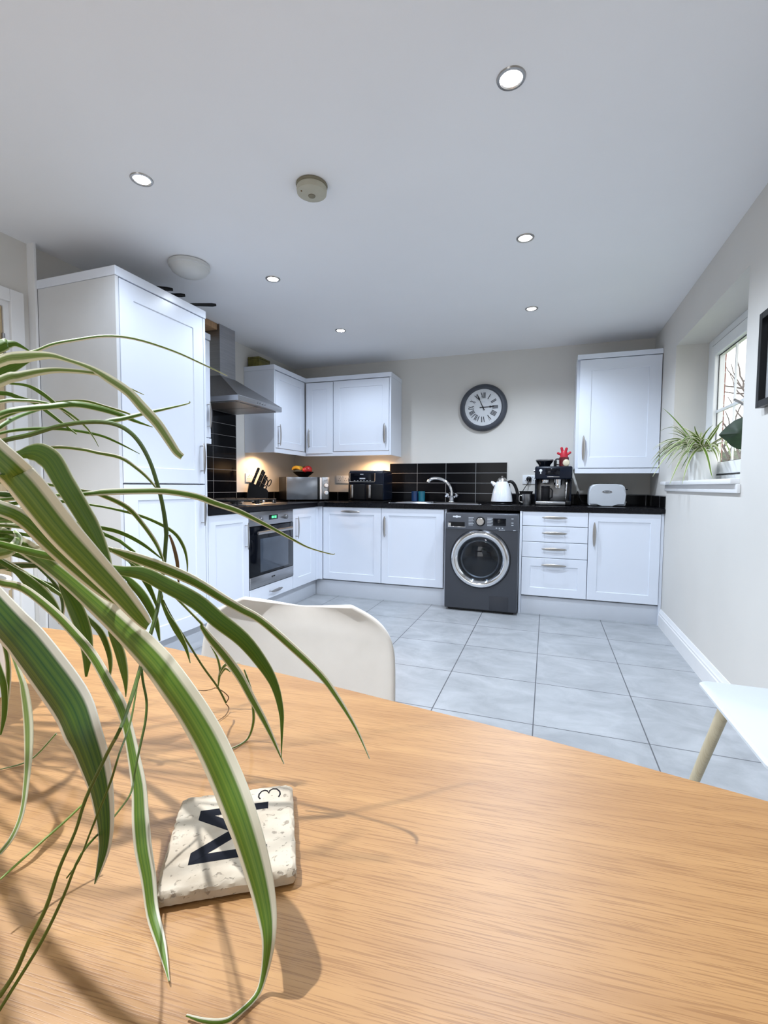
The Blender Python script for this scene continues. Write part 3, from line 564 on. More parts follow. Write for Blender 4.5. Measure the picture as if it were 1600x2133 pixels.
b = B(); b.box(.165, .200, -.1646, -.1638, .205, .209); b.box(.188, .206, -.1646, -.1638, .215, .218); b.done('panel_marks', 'black', p)
b = B(); b.box(-.205, -.150, -.1664, -.1658, .219, .224); b.done('maker_mark', 'dsteel', dr, False)

t = thing('fruit_bowl', 'black fruit bowl on top of the microwave', 'bowl', (-3.245, -.36, WT + .246))
B().lathe([(0, .0), (.045, 0), (.05, .004), (.085, .030), (.108, .052), (.106, .054), (.080, .032), (.045, .010), (0, .008)], (-3.245, -.36, WT + .246), n=40).done('bowl', 'black', t)
zb = WT + .246
def fruit(name, lab, c, r, m, sz=.95, grp=None):
    t = thing(name, lab, 'fruit', c, group=grp); B().ball(c, r, 1, 1, sz, 20, 12).done('flesh', m, t); b = B(); b.tube([Vector(c) + Vector((0, 0, r * sz * .93)), Vector(c) + Vector((.003, 0, r * sz * .93 + .010))], .002, 6); b.done('stem', 'dry', t)
fruit('apple', 'large red fruit at the right end of the fruit bowl', (-3.19, -.36, zb + .074), .044, 'apple')
fruit('apple', 'small red and yellow fruit at the front right of the fruit bowl', (-3.185, -.432, zb + .072), .028, 'apple')
fruit('kiwi', 'dark brown round fruit at the back of the fruit bowl, behind the bananas', (-3.262, -.300, zb + .088), .028, 'lime')
for i, (ox, oy, oz, a) in enumerate(((-.062, .016, .062, .12), (-.058, -.024, .062, .0), (-.045, -.064, .062, -.1))):
    c0 = Vector((-3.245 + ox, -.36 + oy, zb + oz)); t = thing('banana', ('yellow banana at the left rim of the fruit bowl', 'yellow banana in the middle of the three bananas', 'yellow banana lying nearest the red fruit in the bowl')[i], 'banana', c0, group='bananas in the fruit bowl')
    pts = [c0 + Vector((math.sin(th) * .055 * math.cos(a), math.sin(th) * .055 * math.sin(a), .03 - .055 + .055 * math.cos(th) * .75 + .02)) for th in [-1.2 + 2.4 * k / 10 for k in range(11)]]
    B().tube(pts, [.005, .011, .015, .017, .018, .018, .018, .017, .015, .011, .005], 8).done('skin', 'banana', t); B().tube([pts[-1], pts[-1] + (pts[-1] - pts[-2]) * 1.2], .004, 6).done('stem', 'dry', t)

t = thing('air_fryer', 'black air fryer with two drawers and steel handles under the warm light', 'air fryer', (-2.545, -.25, WT))
ax0, ax1, ay0, ay1 = -2.735, -2.357, -.372, -.09
B().box(ax0, ax1, ay0, ay1, WT + .010, WT + .30, .022, 4).done('casing', 'navy', t)
B().box(ax0 + .012, ax1 - .012, ay0 + .012, ay1 - .012, WT, WT + .011).done('base', 'rubber', t)
B().box(ax0 + .01, ax1 - .01, ay0 + .01, ay1 - .01, WT + .296, WT + .312, .010, 3).done('top_cover', 'dsteel', t)
for i, (u0, u1) in enumerate(((ax0 + .006, -2.549), (-2.543, ax1 - .006))):
    d = B().box(u0, u1, ay0 - .010, ay0 + .01, WT + .018, WT + .178, .010, 3).done('drawer', 'black', t); cx = u0 + .050
    b = B(); b.box(cx - .014, cx + .014, ay0 - .036, ay0 - .012, WT + .038, WT + .168, .004, 2); b.done('handle', 'nickel', d)
p = B().box(ax0 + .030, ax1 - .088, ay0 - .012, ay0 + .01, WT + .200, WT + .285, .006, 3).done('control_panel', 'blackg', t)
b = B(); b.tube([(ax0 + .027, ay0 - .012, WT + .285), (ax0 + .027, ay0 - .012, WT + .205), (ax0 + .034, ay0 - .012, WT + .198), (ax1 - .094, ay0 - .012, WT + .198), (ax1 - .086, ay0 - .012, WT + .207), (ax1 - .086, ay0 - .012, WT + .285)], .0035, 8)
b.tube([(ax0 + .027, ay0 - .012, WT + .235), (ax0 + .010, ay0 - .010, WT + .233), (ax0 + .006, ay0 - .010, WT + .215), (ax0 + .012, ay0 - .010, WT + .199), (ax0 + .034, ay0 - .012, WT + .198)], .0035, 8); b.done('panel_trim', 'nickel', p)
b = B(); b.box(-2.605, -2.545, ay0 - .0128, ay0 - .0118, WT + .224, WT + .236, .0004); b.box(-2.60, -2.565, ay0 - .0128, ay0 - .0118, WT + .270, WT + .275)
for k in range(6): b.box(-2.665 + k * .033, -2.650 + k * .033, ay0 - .0128, ay0 - .0118, WT + .209, WT + .2125)
b.done('panel_marks', 'soft', p, False)

def socket(name, lab, o, U, N, w=.146, plug=False, grp=None):
    o = Vector(o); U = Vector(U); N = Vector(N); t = thing(name, lab, 'socket', o, group=grp); m = Matrix((U, N, Z3)).transposed().to_4x4(); m.translation = o
    B().box(-w / 2, w / 2, .0005, .010, -.043, .043, .003, 2, m).done('plate', 'white', t)
    b = B()
    for s in ((-1, 1) if w > .1 else (0,)):
        cx = s * w / 4
        for dx, dz in ((0, .012), (-.011, -.010), (.011, -.010)): b.box(cx + dx - .003, cx + dx + .003, .0098, .0105, dz - .003, dz + .003, 0, 2, m)
    b.done('pin_holes', 'rubber', t, False)
    b = B()
    for s in ((-1, 1) if w > .1 else (0,)): b.box(s * w * .10 - .005, s * w * .10 + .005, .0095, .0135, .020, .034, .001, 2, m)
    b.done('rocker', 'wgloss', t)
    return t
socket('wall_socket', 'white double socket on the left wall behind the knife block', (-3.55, -.855, 1.14), (0, -1, 0), (1, 0, 0))
socket('wall_socket', 'white double socket on the back wall right of the microwave', (-2.96, 0, 1.137), (1, 0, 0), (0, -1, 0))
socket('wall_socket', 'white double socket on the back wall left of the air fryer', (-2.80, 0, 1.137), (1, 0, 0), (0, -1, 0))
socket('wall_socket', 'white double socket with a black plug beside the coffee machine', (-1.005, 0, 1.14), (1, 0, 0), (0, -1, 0))
def plug(lab, p, N, cab):
    p = Vector(p); N = Vector(N); t = thing('plug', lab, 'plug', p); b = B(); b.tube([p, p + N * .012, p + N * .03, p + N * .036], [.024, .026, .022, .012], 16); b.done('plug_body', 'black', t)
    b = B(); b.tube(spline(cab, 6), .0035, 8); b.done('cable', 'black', t)
plug('black plug and cable in the socket beside the coffee machine', (-1.02, -.0112, 1.145), (0, -1, 0), [(-1.02, -.045, 1.135), (-1.03, -.06, 1.10), (-1.06, -.07, 1.05), (-1.085, -.075, 1.0), (-1.10, -.08, .95), (-1.105, -.085, .915)])
plug('black plug and cable in the socket left of the air fryer', (-2.765, -.0112, 1.13), (0, -1, 0), [(-2.765, -.045, 1.12), (-2.775, -.06, 1.08), (-2.80, -.065, 1.03), (-2.80, -.07, .97), (-2.76, -.075, .917), (-2.70, -.08, .915)])
for x, y, m_, lab in ((-2.118, -.10, 'blue', 'dark blue cup on the drainer, left of the teal cup'), (-2.045, -.105, 'teal', 'teal blue cup on the drainer beside the dark blue cup')):
    t = thing('cup', lab, 'cup', (x, y, .9185), group='blue cups by the sink'); B().lathe([(0, .0), (.030, 0), (.033, .004), (.034, .10), (.031, .10), (.029, .008), (0, .006)], (x, y, .918), n=32).done('cup_body', m_, t)
t = thing('kettle', 'white dome kettle with black handle on a black base', 'kettle', (-1.245, -.27, WT))
kx, ky = -1.245, -.27
B().lathe([(0, .0), (.092, 0), (.094, .006), (.085, .018), (0, .02)], (kx, ky, WT), n=40).done('power_base', 'black', t)
b = B(); b.lathe([(.070, .024), (.096, .024), (.096, .030), (.090, .070), (.078, .130), (.062, .180), (.048, .205), (.0, .212)], (kx, ky, WT), n=48); b.done('body', 'wgloss', t)
b = B(); b.lathe([(.046, .206), (.040, .226), (.026, .240), (0, .243)], (kx, ky, WT), n=32); b.lathe([(0, .243), (.008, .243), (.010, .252), (0, .258)], (kx, ky, WT), n=14); b.done('lid', 'nickel', t)
b = B(); b.tube([(kx - .062, ky, WT + .175), (kx - .085, ky, WT + .195), (kx - .098, ky, WT + .203)], [.022, .015, .009], 12); b.done('spout', 'wgloss', t)
b = B(); b.tube(spline([(kx + .050, ky, WT + .200), (kx + .080, ky, WT + .206), (kx + .108, ky, WT + .180), (kx + .130, ky, WT + .130), (kx + .142, ky, WT + .075), (kx + .140, ky, WT + .045)], 5), [.010 + .001 * k for k in range(5)] + [.014] * 21, 12, flat=.7); b.tube([(kx + .085, ky, WT + .085), (kx + .066, ky, WT + .14), (kx + .062, ky, WT + .185)], .008, 8); b.done('handle', 'black', t)
t = thing('milk_jug', 'small steel milk jug in front of the black knock box', 'jug', (-1.022, -.335, WT))
B().lathe([(0, 0), (.036, 0), (.037, .004), (.043, .09), (.044, .095), (.042, .095), (.035, .006), (0, .005)], (-1.022, -.335, WT), n=36).done('jug_body', 'steel', t)
B().tube(spline([(-1.062, -.335, WT + .082), (-1.085, -.335, WT + .078), (-1.085, -.335, WT + .03), (-1.058, -.335, WT + .022)], 5), .004, 8).done('handle', 'nickel', t)
t = thing('knock_box', 'square black box behind the small steel jug', 'box', (-1.035, -.20, WT)); b = B(); R = [b.ring(rr(-1.035 - w_, -1.035 + w_, -.20 - w_, -.20 + w_, .012, WT + z)) for w_, z in ((.046, .0), (.055, .108), (.058, .110), (.058, .120), (.050, .120), (.046, .06))]; b.skin(R); b.done('box_body', 'black', t)
# coffee machine
t = thing('coffee_machine', 'black and steel espresso machine, left of the white toaster', 'coffee machine', (-.805, -.25, WT))
cx0, cx1, cy0, cy1 = -.958, -.655, -.385, -.07
B().box(cx0, cx1, cy0 - .012, cy1, WT + .225, WT + .337, .014, 3).done('head', 'navy', t)
for x in (cx0 + .001, cx1 - .017): B().box(x, x + .016, cy0 + .05, cy1, WT + .035, WT + .225, .003).done('side_panel', 'navy', t)
B().box(cx0 + .017, cx1 - .017, -.20, cy1, WT + .035, WT + .225, .002).done('back_panel', 'steel', t)
B().box(cx0 + .004, cx1 - .004, cy0 + .05, cy1, WT + .004, WT + .034, .004).done('base', 'black', t)
tr = B().box(cx0 + .010, cx1 - .05, cy0 - .05, cy0 + .05, WT + .004, WT + .036, .008, 3).done('drip_tray', 'steel', t)
b = B()
for k in range(9): b.box(cx0 + .022 + k * .024, cx0 + .034 + k * .024, cy0 - .04, cy0 + .045, WT + .036, WT + .0375)
b.done('tray_grille', 'dsteel', tr, False)
B().box(cx1 - .049, cx1 - .006, cy0 - .03, cy0 + .05, WT + .004, WT + .042, .008).done('tray_end', 'black', t)
for x in (cx0 + .04, cx1 - .04): b = B(); b.cyl((x, -.12, 0 + WT), (x, -.12, WT + .005), .012, n=12); b.done('foot', 'rubber', t)
gx = cx0 + .085
b = B(); b.lathe([(.034, 0), (.036, .004), (.034, .030), (.026, .034)], (gx, -.31, WT + .192), n=28, cap=True); b.done('grinder_outlet', 'chrome', t)
b = B(); b.cyl((gx + .105, -.31, WT + .175), (gx + .105, -.31, WT + .226), .033, .036, 28); b.done('group_head', 'chrome', t)
b = B(); b.lathe([(.020, 0), (.019, .010), (.013, .012), (.012, .005), (0, .004)], (gx + .105, -.345, WT + .163), 'y', 24); b.done('pressure_dial', 'chrome', t)
b = B(); b.lathe([(0, .0), (.031, .0), (.034, .006), (.036, .10), (.034, .105), (.038, .125), (.034, .130), (.018, .134), (0, .134)], (gx + .005, cy0 + .005, WT + .0378), n=28); b.tube([(gx + .045, cy0 + .005, WT + .15), (gx + .062, cy0 - .005, WT + .13), (gx + .060, cy0 - .005, WT + .07), (gx + .04, cy0 + .002, WT + .06)], .006, 8); b.done('dark_carafe', 'black', t)
b = B(); b.tube(spline([(cx1 - .045, -.33, WT + .225), (cx1 - .042, -.345, WT + .19), (cx1 - .046, -.36, WT + .12), (cx1 - .048, -.355, WT + .055)], 5), .006, 10); b.done('steam_wand', 'chrome', t)
b = B(); b.lathe([(.013, .0), (.011, .004), (0, .005)], (cx0 + .048, cy0 - .012, WT + .300), 'y', 20); b.box(cx0 + .044, cx0 + .052, cy0 - .0135, cy0 - .0115, WT + .272, WT + .296); b.done('power_button', 'white', t)
p = B().box(cx0 + .085, cx0 + .205, cy0 - .0135, cy0 - .008, WT + .262, WT + .318, .003).done('display', 'blackg', t)
B().box(cx0 + .10, cx0 + .20, cy0 - .016, cy0 - .011, WT + .243, WT + .249, .001).done('display_trim', 'nickel', p)
b = B(); b.cyl((cx0 - .010, cy0 + .06, WT + .30), (cx0 + .002, cy0 + .06, WT + .30), .012, n=16); b.done('steam_knob', 'dsteel', t)
zc = WT + .3375
t = thing('coffee_dripper', 'dark glass conical coffee dripper with a black handle on the coffee machine', 'coffee dripper', (-.885, -.27, zc))
b = B(); b.lathe([(.0, .0), (.046, 0), (.048, .006), (.050, .016), (.070, .042), (.073, .060), (.070, .060), (.066, .044), (.045, .018), (0, .012)], (-.882, -.27, zc), n=36); b.done('dripper_cone', 'blackg', t); b = B(); b.lathe([(.070, .050), (.0745, .052), (.0745, .062), (.068, .063)], (-.882, -.27, zc), n=36); b.done('rim', 'dsteel', t)
B().box(-.806, -.780, -.285, -.255, zc, zc + .056, .005).done('handle', 'black', t)
t = thing('mug', 'dark red mug with a cream front on top of the coffee machine', 'mug', (-.72, -.27, zc))
b = B(); b.lathe([(0, .0), (.036, 0), (.039, .004), (.041, .074), (.041, .080), (.038, .080), (.036, .008), (0, .006)], (-.722, -.27, zc), n=36); b.done('mug_body', 'dred', t)
b = B(); b.tube(spline([(-.760, -.27, zc + .066), (-.787, -.272, zc + .064), (-.790, -.272, zc + .025), (-.762, -.27, zc + .016)], 5), .0055, 8); b.done('handle', 'black', t)
b = B(); b.ball((-.704, -.309, zc + .032), .030, .95, .32, 1.02, 20, 12); b.done('cream_relief', 'cream', t)
t = thing('rubber_glove', 'red rubber glove standing fingers up in the mug', 'glove', (-.722, -.27, zc + .03))
b = B(); gc = Vector((-.722, -.27, zc))
b.lathe([(.0, .012), (.030, .016), (.034, .06), (.034, .085), (.030, .105), (.027, .125), (.018, .138), (0, .142)], gc, n=24, sx=1, sy=.75)
for dx, dz, ex, ez, r in ((-.012, .125, -.024, .170, .011), (.010, .125, .022, .166, .011), (-.026, .105, -.058, .122, .010), (.026, .105, .056, .128, .010)):
    p0, p1 = gc + Vector((dx, 0, dz)), gc + Vector((ex, 0, ez)); b.tube([p0, p0.lerp(p1, .5), p0.lerp(p1, .85), p1], [r * 1.05, r, r * 1.05, r * .45], 12)
b.done('glove_skin', 'red', t)
t = thing('toaster', 'pale grey toaster with an oval badge under the single wall cabinet', 'toaster', (-.38, -.28, WT))
tx0, tx1 = -.520, -.238
b = B(); pf = []
for x, z in ((0, .02), (.0, .10), (.004, .14), (.014, .168), (.034, .182), (.07, .187)): pf.append((tx0 + x, z))
top = pf + [(tx1 + tx0 - x, z) for x, z in reversed(pf)]
low = [(tx1 - .004, .008), (tx1 - .06, .008), (tx1 - .10, .016), (tx0 + .10, .016), (tx0 + .06, .008), (tx0 + .004, .008)]
b.ngon_prism(top + low, lambda x, z, h: Vector((x, h, WT + z)), -.365, -.195); es = [e for e in b.bm.edges if abs(e.verts[0].co.y - e.verts[1].co.y) < 1e-5]; bmesh.ops.bevel(b.bm, geom=es, offset=.012, segments=3, affect='EDGES'); bd = b.done('casing', 'toaster', t, angle=50)
b = B(); b.box(tx0 + .015, tx1 - .015, -.345, -.215, WT, WT + .017, .003); b.done('base', 'black', t)
b = B()
for y in (-.315, -.245): b.box(tx0 + .04, tx1 - .04, y - .012, y + .012, WT + .1862, WT + .1885, .001)
b.done('bread_slots', 'rubber', t)
b = B(); b.box(tx1, tx1 + .022, -.29, -.27, WT + .138, WT + .146, .002); b.done('lever', 'black', t); b = B(); b.cyl((tx1 - .002, -.28, WT + .035), (tx1 + .018, -.28, WT + .035), .006, n=12); b.done('browning_dial', 'nickel', t)
bgc = Vector((-.381, -.3652, WT + .122))
bd2 = B().lathe([(.0380, 0), (.0380, .002), (.0, .0025)], bgc, 'y', 40, 1, .30).done('badge_rim', 'nickel', t); B().lathe([(.0350, .002), (.0350, .0030), (0, .0030)], bgc, 'y', 40, 1, .26).done('badge', 'grey', bd2)
text('badge_lettering', "DeLonghi", .0135, frame(bgc + Vector((0, -.0032, 0)), (1, 0, 0), (0, 0, 1)), 'white', bd2)
b = B(); b.tube(spline([(tx0 + .02, -.20, WT + .03), (tx0 - .03, -.12, WT + .025), (-.575, -.06, WT + .07), (-.59, -.03, WT + .12), (-.60, -.02, WT + .06)], 5), .0035, 8); b.done('cable', 'black', t)
# ---------------------------------------------------------------- clock
ck = Vector((-1.459, -.002, 1.835))
t = thing('wall_clock', 'round grey-framed wall clock with Roman numerals', 'clock', ck)
B().lathe([(.0, .0), (.214, 0), (.226, .006), (.228, .018), (.220, .040), (.204, .055), (.188, .058), (.178, .052), (.175, .038)], ck, 'y', 72).done('clock_frame', 'clockg', t)
fc = B().lathe([(.176, .040), (0, .040)], ck, 'y', 72).done('clock_face', 'face', t)
FP = lambda x, z, h=0.: ck + Vector((x, -.0405 - h, z))
def stroke(b, x0, z0, x1, z1, w, h0=.0, h1=.0008):
    d = Vector((x1 - x0, z1 - z0)); n = Vector((-d.y, d.x)).normalized() * w / 2
    b.ngon_prism([(x0 + n.x, z0 + n.y), (x1 + n.x, z1 + n.y), (x1 - n.x, z1 - n.y), (x0 - n.x, z0 - n.y)], FP, h0, h1)
RN = ['XII', 'I', 'II', 'III', 'IIII', 'V', 'VI', 'VII', 'VIII', 'IX', 'X', 'XI']
b = B()
for h, s in enumerate(RN):
    a = -h * PI / 6; wd = {'I': .0115, 'V': .024, 'X': .024}; tw = sum(wd[c] for c in s); x = -tw / 2; r0, r1 = .088, .142
    def put(xa, ra, xb, rb, w):
        q = lambda x_, r_: (x_ * math.cos(a) - r_ * math.sin(a), x_ * math.sin(a) + r_ * math.cos(a))
        (ax_, az_), (bx_, bz_) = q(xa, ra), q(xb, rb); stroke(b, ax_, az_, bx_, bz_, w)
    for c in s:
        m_ = x + wd[c] / 2
        if c == 'I': put(m_, r0, m_, r1, .0082)
        elif c == 'V': put(m_, r0, m_ - .009, r1, .007); put(m_, r0, m_ + .009, r1, .003)
        else: put(m_ + .009, r0, m_ - .009, r1, .007); put(m_ - .009, r0, m_ + .009, r1, .003)
        x += wd[c]
b.done('numerals', 'grey', fc, False)
b = B(); n_ = 96
for k in range(60):
    a = k * PI / 30; l = .006 if k % 5 else .010; stroke(b, math.sin(a) * .158, math.cos(a) * .158, math.sin(a) * (.158 + l), math.cos(a) * (.158 + l), .0012 if k % 5 else .003)
b.done('minute_track', 'soft', fc, False)
b = B(); rg = [b.ring([FP(math.cos(q) * r, math.sin(q) * r, .0004) for q in [2 * PI * k / 72 for k in range(72)]]) for r in (.0835, .082)]; b.skin(rg, cap=False); rg = [b.ring([FP(math.cos(q) * r, math.sin(q) * r, .0004) for q in [2 * PI * k / 72 for k in range(72)]]) for r in (.1505, .1492)]; b.skin(rg, cap=False); b.done('face_rings', 'soft', fc, False)
def hnd(name, ang, L, w, h):
    b = B(); a = math.radians(ang); d = Vector((math.sin(a), math.cos(a))); n = Vector((-d.y, d.x)); P = lambda l, s: (d.x * l + n.x * s, d.y * l + n.y * s)
    b.ngon_prism([P(-.032, -w * .8), P(L * .55, -w * .5), P(L * .6, -w * 1.6), P(L * .72, -w * .9), P(L, 0), P(L * .72, w * .9), P(L * .6, w * 1.6), P(L * .55, w * .5), P(-.032, w * .8)], FP, h, h + .0015); b.done(name, 'hand', fc, False)
hnd('hour_hand', 87.5, .108, .0065, .003); hnd('minute_hand', -25, .142, .0055, .006)
b = B(); b.lathe([(.008, .043), (.008, .049), (0, .049)], ck, 'y', 20); b.done('hand_hub', 'hand', fc)
b = B()
for k in range(5): b.box(ck.x - .022 + k * .009, ck.x - .015 + k * .009, ck.y - .0412, ck.y - .0404, ck.z + .048, ck.z + .056)
b.done('face_lettering', 'soft', fc, False)
# ---------------------------------------------------------------- ceiling
LX_, LY_ = (-.993, -2.515), (-1.03, -2.05, -3.055)
names = {(0, 0): 'lit ceiling downlight above the coffee machine, nearest the single wall cabinet', (1, 0): 'lit ceiling downlight nearest the corner wall cabinet', (0, 1): 'lit ceiling downlight on the right, second out from the back wall', (1, 1): 'lit ceiling downlight between the dome lamp and the corner cabinet', (0, 2): 'lit ceiling downlight nearest the camera, at the top right of the photo', (1, 2): 'bright ceiling downlight at the left, before the tall fridge housing'}
for i, x in enumerate(LX_):
    for j, y in enumerate(LY_):
        lab = names[(i, j)]
        t = thing('downlight', lab, 'ceiling light', (x, y, H), group='recessed ceiling downlights')
        B().lathe([(.046, 0), (.044, -.004), (.036, -.005), (.032, -.001), (.031, .0)], (x, y, H - .0005), n=32).done('bezel', 'nickel', t)
        B().lathe([(.031, -.002), (.018, -.007), (0, -.009)], (x, y, H - .0005), n=24).done('lens', 'led', t)
t = thing('smoke_alarm', 'yellowed round smoke alarm in the middle of the ceiling', 'smoke alarm', (-1.845, -2.79, H))
B().lathe([(.066, 0), (.068, -.004), (.066, -.013)], (-1.845, -2.79, H - .0005), n=40, cap=True).done('mounting_base', 'alarmd', t)
bd = B().lathe([(.064, -.012), (.0655, -.020), (.063, -.036), (.050, -.044), (.0, -.047)], (-1.845, -2.79, H - .0005), n=40, cap=True).done('alarm_body', 'alarm', t)
B().lathe([(.0155, -.045), (.0150, -.0485), (0, -.049)], (-1.845, -2.79, H - .0005), n=24).done('test_button', 'alarmd', bd)
b = B(); b.lathe([(.0035, -.0435), (.003, -.0465), (0, -.0465)], (-1.872, -2.832, H), n=10); b.done('indicator', 'dry', bd)
t = thing('ceiling_lamp', 'unlit white dome lamp on the ceiling above the tall fridge housing', 'ceiling lamp', (-2.875, -2.375, H))
B().lathe([(.105, 0), (.115, -.004), (.115, -.022), (.108, -.026)], (-2.875, -2.375, H - .0005), n=48, cap=True).done('lamp_base', 'opal', t)
B().lathe([(.107, -.025), (.098, -.045), (.075, -.060), (.04, -.068), (0, -.070)], (-2.875, -2.375, H - .0005), n=48).done('lamp_cover', 'opal', t)
# on top of cabinets
def pan(lab, c, r, h0, h1):
    t = thing('frying_pan', lab, 'pan', c); c = Vector(c); B().lathe([(0, 0), (r * .8, 0), (r, .036), (r * .98, .036), (r * .78, .003), (0, .003)], c, n=36).done('pan_body', 'black', t)
    b = B(); b.tube([Vector(h0).lerp(Vector(h1), k) for k in (0, .1, .5, .9, 1)], [.008, .009, .010, .012, .009], 12, flat=.7); b.done('handle', 'black', t)
pan('black frying pan on the tall fridge housing, long handle pointing right', (-3.15, -2.29, 2.1715), .085, (-3.07, -2.255, 2.20), (-2.99, -2.005, 2.278))
pan('black frying pan on the tall fridge housing, short handle second from left', (-3.21, -2.475, 2.1715), .075, (-3.14, -2.435, 2.20), (-3.02, -2.255, 2.250))
pan('black frying pan on the tall fridge housing, handle furthest left', (-3.27, -2.665, 2.1715), .08, (-3.19, -2.625, 2.20), (-3.05, -2.325, 2.262))
t = thing('tin_box', 'old green and gold tin box on the corner wall cabinet', 'tin', (-3.46, -.79, 2.168))
B().box(-3.535, -3.415, -.885, -.70, 2.168, 2.250, .004).done('tin_body', 'tin', t); B().box(-3.537, -3.413, -.887, -.698, 2.2505, 2.268, .004).done('lid', 'tin', t)
# picture frame
t = thing('picture_frame', 'black picture frame on the right wall beyond the window', 'picture', (-.015, -2.55, 1.6))
b = B(); fy0, fy1, fz0, fz1, fw = -2.86, -2.255, 1.405, 1.795, .028
b.box(-.032, -.001, fy0, fy0 + fw, fz0, fz1, .002); b.box(-.032, -.001, fy1 - fw, fy1, fz0, fz1, .002); b.box(-.032, -.001, fy0 + fw, fy1 - fw, fz0, fz0 + fw, .002); b.box(-.032, -.001, fy0 + fw, fy1 - fw, fz1 - fw, fz1, .002); b.done('frame', 'black', t, False)
B().box(-.008, -.002, fy0 + fw, fy1 - fw, fz0 + fw, fz1 - fw).done('print', 'print_', t, False); B().box(-.013, -.011, fy0 + fw, fy1 - fw, fz0 + fw, fz1 - fw).done('picture_glass', 'glass', t, False)
